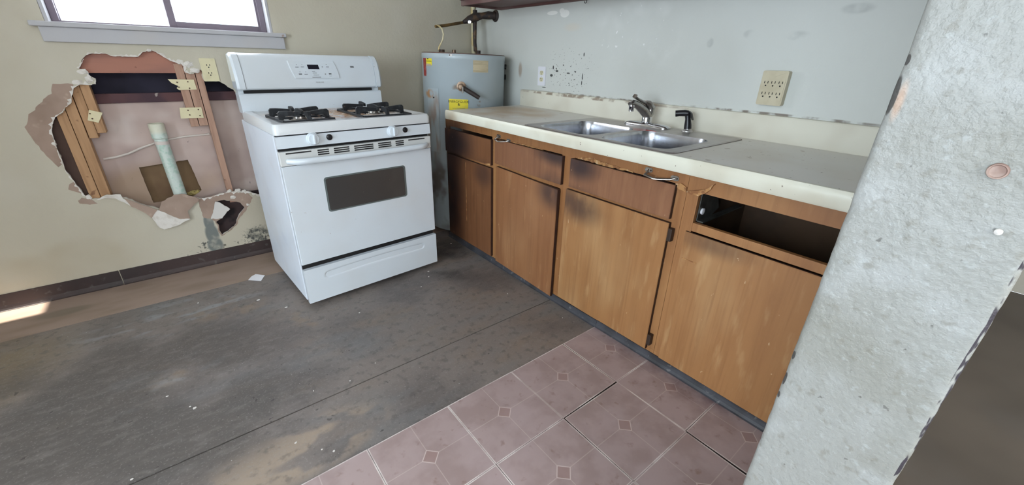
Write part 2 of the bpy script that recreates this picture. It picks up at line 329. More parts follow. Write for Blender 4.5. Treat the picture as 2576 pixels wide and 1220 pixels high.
GR = [((-0.55, -1.50, 0.78), (0.2, 0.20, 0.07), 0.9), ((-0.55, -1.50, 0.60), (0.2, 0.16, 0.13), 0.8),  # grime at handle height
      ((-0.55, -1.66, 0.76), (0.2, 0.16, 0.09), 0.9), ((-0.55, -1.68, 0.58), (0.2, 0.2, 0.12), 0.75),
      ((-0.55, -0.56, 0.70), (0.2, 0.34, 0.20), 1.0), ((-0.55, -0.50, 0.35), (0.2, 0.26, 0.6), 1.0),  # left end: grime plus shade painted into the wood colour
      ((-0.55, -0.9, 0.56), (0.2, 0.14, 0.12), 0.6), ((-0.55, -2.3, 0.61), (0.2, 0.2, 0.06), 0.5)]
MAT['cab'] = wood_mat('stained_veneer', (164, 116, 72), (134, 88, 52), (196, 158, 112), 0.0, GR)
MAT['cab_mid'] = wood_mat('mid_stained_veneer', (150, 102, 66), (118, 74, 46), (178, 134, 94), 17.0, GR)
MAT['cab_dark'] = wood_mat('stained_shaded_veneer', (122, 80, 52), (92, 56, 36), (142, 98, 66), 12.0, GR)  # darker stain with the stove's shade mixed into the colour
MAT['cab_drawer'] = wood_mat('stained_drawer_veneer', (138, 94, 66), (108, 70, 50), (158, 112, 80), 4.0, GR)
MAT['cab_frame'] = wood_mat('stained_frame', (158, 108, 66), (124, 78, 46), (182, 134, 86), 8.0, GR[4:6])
MAT['cab_edge'] = mk('dark_panel_edge', (58, 34, 26), [dict(col=(40, 24, 20), scale=20, lo=0.4, hi=0.7, amt=0.7)], rough=0.6)  # dark brown on every edge of doors and drawer fronts
MAT['cab_in'] = mk('cabinet_inside', (92, 70, 52), [dict(col=(66, 50, 40), scale=6, lo=0.4, hi=0.7, amt=0.7)], rough=0.8)
MAT['splinter'] = mk('splintered_wood', (186, 138, 88), [dict(col=(132, 84, 52), scale=40, lo=0.45, hi=0.6, amt=0.8), dict(col=(216, 186, 148), scale=60, lo=0.6, hi=0.7, amt=0.7, seed=3)], rough=0.85, bump=(80, 0.004))
MAT['upper'] = mk('upper_cabinet_stain', (104, 72, 70), [dict(col=(84, 56, 54), scale=10, st=(1, 0.2, 1), lo=0.4, hi=0.7, amt=0.7), dict(col=(140, 122, 116), scale=3, lo=0.5, hi=0.7, amt=0.5, seed=4)], rough=0.5)
MAT['counter'] = mk('laminate_top', (228, 225, 218), [
    dict(col=(214, 205, 190), scale=3, lo=0.42, hi=0.7, amt=0.7, seed=2),
    dict(col=(196, 168, 132), scale=4, lo=0.3, hi=0.6, amt=0.8, seed=3, ell=[((-0.35, -0.85, 0.9), (0.34, 0.45, 0.1))]),
    dict(col=(96, 70, 52), scale=60, lo=0.72, hi=0.76, amt=0.8, seed=4),
    dict(col=(150, 130, 110), scale=18, lo=0.66, hi=0.74, amt=0.6, seed=5),
    dict(col=(70, 46, 36), scale=16, lo=0.35, hi=0.5, amt=0.9, seed=6, ell=[((-0.30, -0.585, 0.9), (0.2, 0.03, 0.1))])], rough=0.38)
MAT['counter_edge'] = mk('laminate_edge', (226, 224, 208), [dict(col=(204, 196, 176), scale=6, lo=0.45, hi=0.7, amt=0.6), dict(col=(190, 170, 140), scale=5, lo=0.3, hi=0.6, amt=0.7, seed=3, ell=[((-0.6, -0.6, 0.88), (0.2, 0.25, 0.2))]), dict(col=(90, 64, 50), scale=70, lo=0.73, hi=0.76, amt=0.8, seed=4)], rough=0.3)
MAT['splash'] = mk('backsplash_laminate', (222, 218, 202), [dict(col=(204, 196, 178), scale=4, lo=0.45, hi=0.7, amt=0.6), dict(col=(60, 48, 42), scale=46, lo=0.7, hi=0.73, amt=0.9, seed=4, ell=[((-0.03, -0.95, 0.965), (0.1, 0.4, 0.05))]), dict(col=(128, 104, 84), scale=20, lo=0.42, hi=0.6, amt=0.8, seed=6, ell=[((-0.02, -1.2, 1.0), (0.1, 0.75, 0.012))])], rough=0.4)


def steel_mat():
    T = NT('brushed_steel')
    n = T.noise(50, (1, 1, 0.15), 0, 3.0)
    T.put(T.b.inputs['Base Color'], T.mix(lin((202, 205, 212)), lin((192, 193, 199)), T.rng(n, 0.4, 0.7)))
    T.b.inputs['Metallic'].default_value = 1.0
    T.b.inputs['Roughness'].default_value = 0.27
    return T.m


MAT['steel'] = steel_mat()
MAT['steel_rim'] = mk('dull_steel_rim', (190, 186, 184), [dict(col=(160, 150, 146), scale=9, lo=0.4, hi=0.7, amt=0.6), dict(col=(198, 120, 118), ell=[((-0.25, -1.74, 0.91), (0.06, 0.09, 0.05))], amt=0.7, inner=0.2)], rough=0.38, metal=0.75)
MAT['red_rust'] = mk('red_residue', (196, 84, 84), rough=0.6)
MAT['chrome'] = mk('chrome', (214, 214, 218), rough=0.14, metal=1.0)
MAT['chrome_dark'] = mk('worn_chrome', (172, 168, 164), [dict(col=(110, 92, 84), scale=16, lo=0.5, hi=0.65, amt=0.5)], rough=0.25, metal=0.9)
MAT['hinge'] = mk('old_hinge', (70, 56, 48), rough=0.5, metal=0.5)
MAT['pull'] = mk('worn_nickel', (182, 178, 172), [dict(col=(120, 110, 100), scale=30, lo=0.5, hi=0.7, amt=0.6)], rough=0.3, metal=0.9)
MAT['paper'] = mk('scrap_paper', (236, 236, 240), rough=0.8)
MAT['chip'] = mk('paint_chip', (214, 210, 205), rough=0.8)
MAT['slide'] = mk('drawer_slide_metal', (104, 104, 100), [dict(col=(70, 68, 64), scale=20, lo=0.4, hi=0.7, amt=0.7)], rough=0.45, metal=0.7)
MAT['hole_paint'] = mk('patched_hole_plaster', (168, 146, 136), [dict(col=(140, 112, 102), scale=60, lo=0.45, hi=0.65, amt=0.7)], rough=0.7)


def pane_mat():
    T = NT('window_glass')
    tr = T.new('ShaderNodeBsdfTransparent'); gl = T.new('ShaderNodeBsdfGlossy')
    gl.inputs['Roughness'].default_value = 0.05
    tr.inputs[0].default_value = (0.93, 0.95, 0.97, 1)
    mx = T.new('ShaderNodeMixShader'); mx.inputs[0].default_value = 0.06
    T.link(tr.outputs[0], mx.inputs[1]); T.link(gl.outputs[0], mx.inputs[2])
    T.link(mx.outputs[0], T.n['Material Output'].inputs[0])
    return T.m


MAT['pane'] = pane_mat()

# ------------------------------------------------------------------ mesh helpers
ORG = {}


def obj(name, bm, mat, parent=None, smooth=False, local=False):
    """one mesh object. Coordinates are world ones unless local; a child is shifted to its root's origin."""
    me = bpy.data.meshes.new(name)
    bmesh.ops.recalc_face_normals(bm, faces=bm.faces[:])
    bm.to_mesh(me); bm.free()
    mats = mat if isinstance(mat, (list, tuple)) else [mat]
    for m in mats: me.materials.append(MAT[m])
    o = bpy.data.objects.new(name, me); C.objects.link(o)
    org = Vector((0, 0, 0))
    if parent is not None:
        o.parent = parent; org = ORG.get(parent.name, org)
        if not local and org.length > 0:
            me.transform(Matrix.Translation(-org))
    ORG[o.name] = org
    if smooth:
        for p in me.polygons: p.use_smooth = True
        try:
            me.set_sharp_from_angle(angle=math.radians(38))
        except Exception:
            pass
    return o


def thing(name, label, cat, loc=(0, 0, 0), rotz=0.0, group=None, local=False):
    o = bpy.data.objects.new(name, None); C.objects.link(o)
    o.empty_display_size = 0.05
    o.location = loc; o.rotation_euler = (0, 0, rotz)
    ORG[o.name] = Vector((0, 0, 0)) if local else Vector(loc)
    return tag(o, label, cat, group)


def tag(o, label, cat, group=None):
    o['label'] = label; o['category'] = cat
    if group: o['group'] = group
    return o


def struct(o, label=None):
    o['kind'] = 'structure'
    if label: o['label'] = label
    return o


def B():
    return bmesh.new()


def box(bm, x0, x1, y0, y1, z0, z1, bev=0.0, mi=0, seg=2):
    vs = [bm.verts.new((x, y, z)) for x in (x0, x1) for y in (y0, y1) for z in (z0, z1)]
    idx = [(0, 1, 3, 2), (4, 6, 7, 5), (0, 4, 5, 1), (2, 3, 7, 6), (0, 2, 6, 4), (1, 5, 7, 3)]
    fs = [bm.faces.new([vs[i] for i in f]) for f in idx]
    for f in fs: f.material_index = mi
    if bev > 0:
        es = list({e for f in fs for e in f.edges})
        bmesh.ops.bevel(bm, geom=es, offset=bev, segments=seg, affect='EDGES', profile=0.5)
    return bm


def bx(*a, **k):
    return box(B(), *a, **k)


def prism(bm, pts, fn, a0, a1, mi=0):
    """pts: 2-D outline; fn(p, a) -> 3-D point; extruded between a0 and a1"""
    A = [bm.verts.new(fn(p, a0)) for p in pts]; Z = [bm.verts.new(fn(p, a1)) for p in pts]
    n = len(pts)
    tris = tessellate_polygon([[Vector((p[0], p[1], 0)) for p in pts]])
    for t in tris:
        for L in (A, Z):
            try:
                f = bm.faces.new([L[i] for i in t]); f.material_index = mi
            except ValueError:
                pass
    for i in range(n):
        f = bm.faces.new([A[i], A[(i + 1) % n], Z[(i + 1) % n], Z[i]]); f.material_index = mi
    return bm


def sheet(outer, holes, fn, a0, a1):
    bm = B()
    loops = [outer] + list(holes)
    flat = [p for l in loops for p in l]
    tris = tessellate_polygon([[Vector((p[0], p[1], 0)) for p in l] for l in loops])
    A = [bm.verts.new(fn(p, a0)) for p in flat]; Z = [bm.verts.new(fn(p, a1)) for p in flat]
    for t in tris:
        for L in (A, Z):
            try: bm.faces.new([L[i] for i in t])
            except ValueError: pass
    k = 0
    for l in loops:
        n = len(l)
        for i in range(n):
            f = bm.faces.new([A[k + i], A[k + (i + 1) % n], Z[k + (i + 1) % n], Z[k + i]])
            f.material_index = 1 if k else 0
        k += n
    return bm


XZ = lambda p, a: (p[0], a, p[1])
YZ = lambda p, a: (a, p[0], p[1])
XY = lambda p, a: (p[0], p[1], a)


def jag(pts, amp, step=0.012, seed=0):
    rnd = random.Random(seed); out = []
    n = len(pts)
    for i in range(n):
        a = Vector(pts[i][:2]); b = Vector(pts[(i + 1) % n][:2]); d = b - a
        k = max(1, int(d.length / step)); nrm = Vector((-d.y, d.x)).normalized() if d.length > 0 else Vector((0, 0))
        for j in range(k):
            q = a + d * (j / k)
            if j: q += nrm * rnd.uniform(-amp, amp)
            out.append((q.x, q.y))
    return out


def tube(bm, path, r, seg=12, caps=True, mi=0):
    pts = [Vector(p) for p in path]; n = len(pts)
    rs = r if isinstance(r, (list, tuple)) else [r] * n
    t0 = (pts[1] - pts[0]).normalized()
    up = Vector((0, 0, 1)) if abs(t0.z) < 0.9 else Vector((1, 0, 0))
    u = t0.cross(up).normalized(); rings = []
    for i in range(n):
        t = (pts[min(i + 1, n - 1)] - pts[max(i - 1, 0)]).normalized()
        u = (u - t * u.dot(t)).normalized(); v = t.cross(u)
        ri = rs[i]
        ra, rb = ri if isinstance(ri, tuple) else (ri, ri)
        rings.append([bm.verts.new(pts[i] + u * math.cos(2 * math.pi * k / seg) * ra + v * math.sin(2 * math.pi * k / seg) * rb) for k in range(seg)])
    for i in range(n - 1):
        for k in range(seg):
            f = bm.faces.new([rings[i][k], rings[i][(k + 1) % seg], rings[i + 1][(k + 1) % seg], rings[i + 1][k]]); f.material_index = mi
    if caps:
        bm.faces.new(rings[0][::-1]).material_index = mi; bm.faces.new(rings[-1]).material_index = mi
    return bm


def lathe(bm, prof, c, axis=(0, 0, 1), seg=32, mi=0):
    """prof: (radius, height) along axis from c"""
    a = Vector(axis).normalized(); up = Vector((0, 0, 1)) if abs(a.z) < 0.9 else Vector((1, 0, 0))
    u = a.cross(up).normalized(); v = a.cross(u); c = Vector(c); rings = []
    for r, h in prof:
        if r < 1e-6:
            rings.append([bm.verts.new(c + a * h)])
        else:
            rings.append([bm.verts.new(c + a * h + (u * math.cos(2 * math.pi * k / seg) + v * math.sin(2 * math.pi * k / seg)) * r) for k in range(seg)])
    for i in range(len(rings) - 1):
        p, q = rings[i], rings[i + 1]
        for k in range(seg):
            k2 = (k + 1) % seg
            if len(p) == 1 and len(q) == 1: continue
            if len(p) == 1: f = bm.faces.new([p[0], q[k], q[k2]])
            elif len(q) == 1: f = bm.faces.new([p[k], p[k2], q[0]])
            else: f = bm.faces.new([p[k], p[k2], q[k2], q[k]])
            f.material_index = mi
    return bm


def rrect(x0, x1, y0, y1, r, n=6):
    pts = []
    for cx, cy, a0 in ((x1 - r, y1 - r, 0), (x0 + r, y1 - r, 90), (x0 + r, y0 + r, 180), (x1 - r, y0 + r, 270)):
        for k in range(n + 1):
            a = math.radians(a0 + 90 * k / n)
            pts.append((cx + r * math.cos(a), cy + r * math.sin(a)))
    return pts


def text_mesh(body, size, fn, name, mat, parent, local=False):
    cu = bpy.data.curves.new('lettering', 'FONT'); cu.body = body; cu.size = size; cu.align_x = 'CENTER'; cu.resolution_u = 2
    t = bpy.data.objects.new('lettering_tmp', cu); C.objects.link(t)
    me = t.to_mesh()
    bm = B(); bm.from_mesh(me); t.to_mesh_clear()
    bpy.data.objects.remove(t, do_unlink=True); bpy.data.curves.remove(cu)
    for v in bm.verts: v.co = Vector(fn(v.co.x, v.co.y))
    return obj(name, bm, mat, parent, local=local)


def interp(tab, v):
    tab = sorted(tab)
    if v <= tab[0][0]: return tab[0][1]
    for (a, fa), (b, fb) in zip(tab, tab[1:]):
        if v <= b:
            t = (v - a) / (b - a); t = t * t * (3 - 2 * t) * 0.5 + t * 0.5
            return fa + (fb - fa) * t
    return tab[-1][1]


# ================================================================== STRUCTURE
ZC = 2.44
HOLE = [(-2.168,1.164),(-2.150,1.171),(-2.124,1.171),(-2.099,1.172),(-2.085,1.162),(-2.035,1.161),(-1.986,1.162),(-1.965,1.182),(-1.927,1.192),(-1.912,1.184),(-1.876,1.155),(-1.851,1.139),(-1.825,1.139),(-1.815,1.120),(-1.818,1.089),(-1.785,1.081),(-1.760,1.088),(-1.746,1.105),(-1.744,1.047),(-1.679,1.045),(-1.651,1.025),(-1.620,0.999),(-1.549,0.830),(-1.513,0.591),(-1.525,0.416),(-1.620,0.387),(-1.670,0.416),(-1.721,0.423),(-1.764,0.429),(-1.800,0.427),(-1.867,0.413),(-1.914,0.417),(-1.938,0.430),(-2.016,0.384),(-2.039,0.329),(-2.104,0.393),(-2.160,0.427),(-2.216,0.476),(-2.254,0.487),(-2.311,0.488),(-2.347,0.491),(-2.366,0.516),(-2.377,0.569),(-2.384,0.604),(-2.393,0.642),(-2.391,0.702),(-2.391,0.756),(-2.385,0.821),(-2.384,0.836),(-2.370,0.868),(-2.353,0.896),(-2.322,0.916),(-2.308,0.936),(-2.282,0.956),(-2.272,0.984),(-2.255,1.020),(-2.228,1.037),(-2.197,1.034),(-2.176,1.036),(-2.167,1.060),(-2.185,1.073),(-2.192,1.091),(-2.209,1.101),(-2.213,1.106),(-2.198,1.124),(-2.179,1.154)]
HOLE2 = [(-1.838,0.385),(-1.802,0.387),(-1.748,0.367),(-1.725,0.354),(-1.710,0.318),(-1.738,0.291),(-1.761,0.259),(-1.780,0.221),(-1.825,0.189),(-1.858,0.173),(-1.866,0.203),(-1.861,0.240),(-1.871,0.260),(-1.824,0.291),(-1.791,0.326),(-1.815,0.362)]
WX0, WX1, WZ0, WZ1 = -2.262, -1.366, 1.293, 2.08
win_hole = [(WX0, WZ0), (WX1, WZ0), (WX1, WZ1), (WX0, WZ1)]
outer = [(-3.42, 0), (0.0, 0), (0.0, ZC), (-3.42, ZC)]
wall_back = struct(obj('wall_back', sheet(outer, [jag(HOLE, 0.004, 0.012, 1), jag(HOLE2, 0.003, 0.01, 2), win_hole], XZ, 0.0, 0.013), ['wall_back', 'gypsum']),
                   'warm grey drywall with a large ragged hole under the window')
# inside the wall: backing board with a long slot and a square cut-out, building paper behind
slot = [(-2.26, 0.965), (-1.55, 0.965), (-1.55, 1.083), (-2.26, 1.083)]
sq = jag([(-2.133, 0.606), (-1.914, 0.622), (-1.892, 0.437), (-1.95, 0.40), (-2.123, 0.40)], 0.002, 0.02, 3)
obj('backing_board', sheet([(-3.42, 0), (0.0, 0), (0.0, ZC), (-3.42, ZC)], [slot, sq, win_hole], XZ, 0.10, 0.112), 'cavity', wall_back)
obj('building_paper', sheet([(-3.42, 0), (0.0, 0), (0.0, ZC), (-3.42, ZC)], [win_hole], XZ, 0.168, 0.18), 'tarpaper', wall_back)
obj('brown_backing', bx(-2.25, -1.8, 0.140, 0.146, 0.3, 0.7), 'brown_paper', wall_back)
obj('header_board', bx(-2.30, -1.80, 0.020, 0.058, 1.084, 1.272, bev=0.002), 'wood_red', wall_back)
obj('lower_board', bx(-2.26, -1.50, 0.082, 0.0995, 0.940, 0.986, bev=0.002), 'wood_dark', wall_back)
obj('side_board', bx(-2.46, -2.352, 0.052, 0.070, 0.36, 1.00, bev=0.001), 'wood_brown', wall_back)
for (x0, x1, z0, z1, y, m) in ((-2.350, -2.313, 0.36, 0.97, 0.016, 'wood_pine'), (-2.311, -2.272, 0.36, 1.03, 0.019, 'wood_pine'),
                               (-2.269, -2.235, 0.785, 1.06, 0.023, 'wood_pine'), (-2.233, -2.200, 0.808, 1.06, 0.016, 'wood_pine'),
                               (-1.856, -1.820, 0.812, 1.13, 0.018, 'wood_pink'), (-1.817, -1.777, 0.815, 1.13, 0.017, 'wood_pink'),
                               (-1.774, -1.744, 0.36, 1.13, 0.015, 'wood_pink')):
    obj('stud', bx(x0, x1, y, y + 0.07, z0, z1, bev=0.0015), m, wall_back)
for i, pts in enumerate(([(-1.897, 1.056), (-1.788, 1.053), (-1.786, 1.003), (-1.863, 1.002), (-1.871, 1.012), (-1.861, 1.022), (-1.886, 1.037)],
                         [(-1.883, 0.914), (-1.788, 0.912), (-1.790, 0.856), (-1.891, 0.859)], [(-2.232, 0.920), (-2.188, 0.904), (-2.215, 0.858), (-2.250, 0.872)])):
    pl = obj('mending_plate', prism(B(), pts, XZ, 0.0115, 0.0145), 'plate', wall_back)
    cx = sum(p[0] for p in pts) / len(pts); cz = sum(p[1] for p in pts) / len(pts)
    for dx, dz in ((-0.012, 0.014), (-0.01, -0.010), (0.034, 0.016), (0.034, -0.016))[:2 if i == 2 else 4]:
        obj('screw', lathe(B(), [(0, 0.0), (0.0035, 0.0), (0.0035, 0.002), (0, 0.002)], (cx + dx, 0.0115, cz + dz), (0, -1, 0), 10), 'rust', pl)
# torn face paper and hanging flaps of the drywall
TORNL = [(-2.317,1.039),(-2.266,1.041),(-2.250,1.035),(-2.255,1.020),(-2.272,0.984),(-2.282,0.956),(-2.308,0.936),(-2.334,0.909),(-2.353,0.896),(-2.384,0.836),(-2.385,0.821),(-2.391,0.756),(-2.391,0.702),(-2.395,0.678),(-2.411,0.665),(-2.423,0.698),(-2.437,0.739),(-2.450,0.782),(-2.455,0.816),(-2.462,0.857),(-2.444,0.881),(-2.432,0.912),(-2.416,0.922),(-2.347,0.990),(-2.332,0.997)]
TORN2 = [(-1.926,0.411),(-1.866,0.417),(-1.800,0.427),(-1.757,0.426),(-1.672,0.408),(-1.656,0.373),(-1.683,0.336),(-1.711,0.295),(-1.753,0.257),(-1.773,0.219),(-1.825,0.186),(-1.862,0.168),(-1.873,0.200),(-1.868,0.241),(-1.874,0.265),(-1.889,0.288),(-1.922,0.300),(-1.926,0.367)]
obj('torn_paper', prism(B(), jag(TORNL, 0.003, 0.012, 4), XZ, -0.0012, 0.003), 'kraft', wall_back)
obj('torn_paper', sheet(jag(TORN2, 0.003, 0.012, 5), [jag([(p[0], p[1]) for p in HOLE2], 0.0005, 0.02, 2)], XZ, -0.0015, 0.003), 'kraft', wall_back)
obj('torn_paper', prism(B(), jag([(-2.383,0.587),(-2.377,0.569),(-2.366,0.516),(-2.387,0.537),(-2.411,0.554),(-2.401,0.577)], 0.002, 0.01, 6), XZ, -0.0012, 0.003), 'kraft', wall_back)
obj('torn_paper', prism(B(), jag([(-2.378,0.506),(-2.347,0.491),(-2.330,0.466),(-2.360,0.465),(-2.393,0.478),(-2.395,0.492)], 0.002, 0.01, 7), XZ, -0.0012, 0.003), 'kraft', wall_back)
FLAP = [(-2.331,0.487),(-2.284,0.506),(-2.233,0.500),(-2.229,0.475),(-2.155,0.418),(-2.105,0.388),(-2.030,0.323),(-1.982,0.313),(-2.052,0.286),(-2.109,0.278),(-2.129,0.296),(-2.143,0.356),(-2.163,0.388),(-2.209,0.429),(-2.255,0.480),(-2.284,0.489)]


def curl(p, a):  # a hanging flap leans out of the wall
    return (p[0], a - 0.02 * max(0.0, (0.46 - p[1]) / 0.2), p[1])


obj('drywall_flap', prism(B(), jag(FLAP, 0.002, 0.014, 8), curl, -0.010, -0.003), 'gypsum', wall_back)
obj('kraft_flap', prism(B(), jag([(-2.105,0.388),(-2.082,0.431),(-2.020,0.459),(-1.972,0.455),(-1.917,0.420),(-1.928,0.401),(-1.984,0.359),(-1.985,0.315),(-2.031,0.319)], 0.003, 0.014, 9), curl, -0.009, -0.004), 'kraft', wall_back)
obj('kraft_flap', prism(B(), jag([(-2.225,0.476),(-2.155,0.424),(-2.11,0.392),(-2.145,0.352),(-2.165,0.386),(-2.209,0.429)], 0.002, 0.014, 19), curl, -0.0125, -0.0105), 'kraft', wall_back)
obj('white_flap', prism(B(), jag([(-1.846,0.388),(-1.826,0.378),(-1.786,0.329),(-1.810,0.308),(-1.836,0.280),(-1.890,0.288),(-1.863,0.344)], 0.003, 0.01, 10), XZ, -0.012, -0.006), 'chip', wall_back)
# ragged white gypsum showing along the rim of the hole, and a few crumbs hanging on it
def rim_strip(i0, i1, w, seed):
    rnd = random.Random(seed); n = len(HOLE); cx, cz = -1.98, 0.80
    line = []
    for k in range(i0, i1):
        a, b = Vector(HOLE[k % n]), Vector(HOLE[(k + 1) % n]); m = max(1, int((b - a).length / 0.008))
        d = (b - a).normalized(); nr = Vector((-d.y, d.x))
        if nr.dot((a + b) / 2 - Vector((cx, cz))) < 0: nr = -nr
        for j in range(m): line.append((a + (b - a) * j / m, nr))
    inner = [p - q * 0.003 * rnd.random() for p, q in line]; outer = [p + q * (w * rnd.random() ** 2.5 if 0 < i < len(line) - 1 else 0.0005) for i, (p, q) in enumerate(line)]
    pts = [tuple(p) for p in inner] + [tuple(p) for p in reversed(outer)]
    obj('gypsum_rim', prism(B(), pts, XZ, -0.0030, 0.002), 'gypsum', wall_back)


for k, (a, b, w) in enumerate(((0, 8, 0.010), (8, 15, 0.016), (24, 31, 0.018), (40, 46, 0.010), (46, 52, 0.012), (52, 58, 0.020), (58, 65, 0.014))):
    rim_strip(a, b, w, 50 + k)
rim_pts = [(-2.235, 1.045, 0.014), (-2.190, 1.058, 0.017), (-2.203, 1.09, 0.012), (-1.935, 1.19, 0.010), (-1.832, 1.135, 0.013), (-1.795, 1.130, 0.018), (-1.775, 1.098, 0.016), (-2.393, 0.775, 0.011), (-2.352, 0.503, 0.013),
           (-1.765, 0.436, 0.012), (-1.725, 0.432, 0.014), (-1.690, 0.423, 0.012), (-1.755, 0.395, 0.013), (-1.69, 0.335, 0.010)]
for i, (x, z, r) in enumerate(rim_pts):
    bm = B(); bmesh.ops.create_icosphere(bm, subdivisions=2, radius=r)
    rc_ = random.Random(i)
    sx_, sz_ = rc_.uniform(0.8, 1.7), rc_.uniform(0.6, 1.1)
    for v in bm.verts:
        k = 0.65 + 0.9 * abs(noise.noise(v.co * 75 + Vector((i * 3.1, 0, 0))))
        v.co = Vector((v.co.x * sx_ * k + x, v.co.y * 0.40 * k - 0.001, v.co.z * sz_ * k + z))
    obj('gypsum_crumb', bm, 'gypsum', wall_back)
obj('hole_shade_board', bx(-1.95, -1.60, 0.032, 0.050, 0.10, 0.405), 'hole_shade', wall_back)  # added near-black board standing in for the shade inside the lower hole

# right wall
wall_right = struct(obj('wall_right', bx(0.0, 0.12, -2.766, 0.18, 0, ZC), 'wall_right'), 'cool grey scuffed wall above the sink counter')


# partition wall with rough plaster end
def partition():
    bm = B(); prof = []
    y1, y0, xe, r = -2.766, -2.914, -1.3175, 0.007
    prof.append((1.75, y1)); prof.append((0.0, y1)); prof.append((-0.7, y1)); prof.append((-1.2, y1))
    for k in range(6): prof.append((-1.2 + (xe + r + 1.2) * (k + 1) / 6, y1))
    for k in range(1, 5):
        a = math.radians(90 * k / 4); prof.append((xe + r - r * math.sin(a), y1 - r + r * math.cos(a)))
    for k in range(1, 22): prof.append((xe, y1 - r + (y0 - y1 + 2 * r) * k / 22))
    for k in range(0, 5):
        a = math.radians(90 * k / 4); prof.append((xe + r - r * math.cos(a), y0 + r - r * math.sin(a)))
    for k in range(6): prof.append((xe + r + (0.12) * (k + 1) / 6, y0))
    prof += [(-0.7, y0), (0.0, y0), (1.75, y0)]
    nz = 200; rings = []
    for j in range(nz + 1):
        z = ZC * j / nz; ring = []
        for (x, y) in prof:
            if x < -1.15:
                q = Vector((x, y, z))
                d = noise.noise(q * 26) * 0.0006 + noise.noise(q * 80) * 0.0005
                if x < xe + 0.008 and (y > y1 - 0.01 or y < y0 + 0.01):
                    d -= max(0, noise.noise(Vector((3, y * 10, z * 60)))) * 0.0018
                x2 = x - d; y2 = y + (d * 0.6 if y > -2.85 else -d * 0.6)
            else: x2, y2 = x, y
            ring.append(bm.verts.new((x2, y2, z)))
        rings.append(ring)
    n = len(prof)
    for j in range(nz):
        for k in range(n):
            bm.faces.new([rings[j][k], rings[j][(k + 1) % n], rings[j + 1][(k + 1) % n], rings[j + 1][k]])
    bm.faces.new(rings[0]); bm.faces.new(rings[-1])
    return bm


wall_part = struct(obj('wall_partition', partition(), 'partition', smooth=True), 'rough white plastered end of the partition wall at the right')
obj('patched_hole', lathe(B(), [(0.0078, -0.001), (0.0072, 0.0020), (0.0062, 0.0022), (0.0055, 0.0004), (0, 0.0)], (-1.3192, -2.866, 1.104), (-1, 0, 0), 20), 'hole_paint', wall_part, smooth=True)
obj('paint_blister', lathe(B(), [(0.0032, -0.001), (0.003, 0.0014), (0.0016, 0.0022), (0, 0.0024)], (-1.3192, -2.886, 1.048), (-1, 0, 0), 14), 'chip', wall_part, smooth=True)

struct(obj('wall_left_light_block', sheet([(-1.2, 0), (0.0, 0), (0.0, ZC), (-1.2, ZC)], [[(-0.150, 0.0005), (-0.02, 0.0005), (-0.02, 1.52), (-0.150, 1.52)]], YZ, -3.42, -3.30), ['wall_plain', 'wall_plain']))  # added unseen wall blocking side light; its slit shapes the sun patch
struct(obj('wall_left_return', bx(-5.62, -3.42, -1.32, -1.2, 0, ZC), 'wall_plain'))
struct(obj('wall_far_left', bx(-5.62, -5.50, -5.1, -1.32, 0, ZC), 'wall_plain'))
struct(obj('wall_rear', bx(-5.62, 1.87, -5.1, -4.98, 0, ZC), 'wall_plain'))
struct(obj('wall_far_right', bx(1.75, 1.87, -5.1, -2.766, 0, ZC), 'wall_plain'), 'plain wall of the next room beyond the partition')
cl = B(); box(cl, -3.42, 1.87, -5.1, 0.18, ZC, ZC + 0.08); box(cl, -5.62, -3.42, -5.1, -1.2, ZC, ZC + 0.08)
struct(obj('ceiling', cl, 'ceiling'))

# floor
floor = struct(obj('floor', bx(-5.62, 0.0, -5.1, 0.18, -0.05, -0.004), 'slab'), 'dark worn kitchen floor of stained boards')
TT = 0.3048; GX, GY = -0.7686, -1.8509
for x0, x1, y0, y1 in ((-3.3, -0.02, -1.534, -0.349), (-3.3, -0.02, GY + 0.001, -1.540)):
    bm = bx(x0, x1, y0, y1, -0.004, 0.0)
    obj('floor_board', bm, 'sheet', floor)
obj('floor_strip', bx(-3.3, -0.02, -0.345, -0.0005, -0.004, 0.0012), 'strip', floor)
struct(obj('floor_far', bx(0.0, 1.75, -4.98, -2.914, -0.05, -0.001), 'far_floor'), 'brown floor of the next room beyond the partition')
obj('worn_concrete', bx(-1.0, 0.0, -4.98, -2.914, -0.004, -0.001), 'far_floor', floor)


def tile_mesh(wx, u0):
    bm = B(); g = 0.0005
    box(bm, g, wx - g, -TT + g, -g, -0.004, 0.0035)
    uvl = bm.loops.layers.uv.new('UVMap')
    for f in bm.faces:
        f.material_index = 0 if f.normal.z > 0.5 else 1
    bm.normal_update()
    for f in bm.faces:
        f.material_index = 0 if f.normal.z > 0.5 else 1
        for l in f.loops:
            l[uvl].uv = (u0 + l.vert.co.x / TT, 1 + l.vert.co.y / TT)
    me = bpy.data.meshes.new('floor_tile'); bmesh.ops.recalc_face_normals(bm, faces=bm.faces[:])
    bm.normal_update()
    for f in bm.faces: f.material_index = 0 if f.normal.z > 0.5 else 1
    bm.to_mesh(me); bm.free()
    me.materials.append(MAT['tile']); me.materials.append(MAT['tile_edge'])
    return me


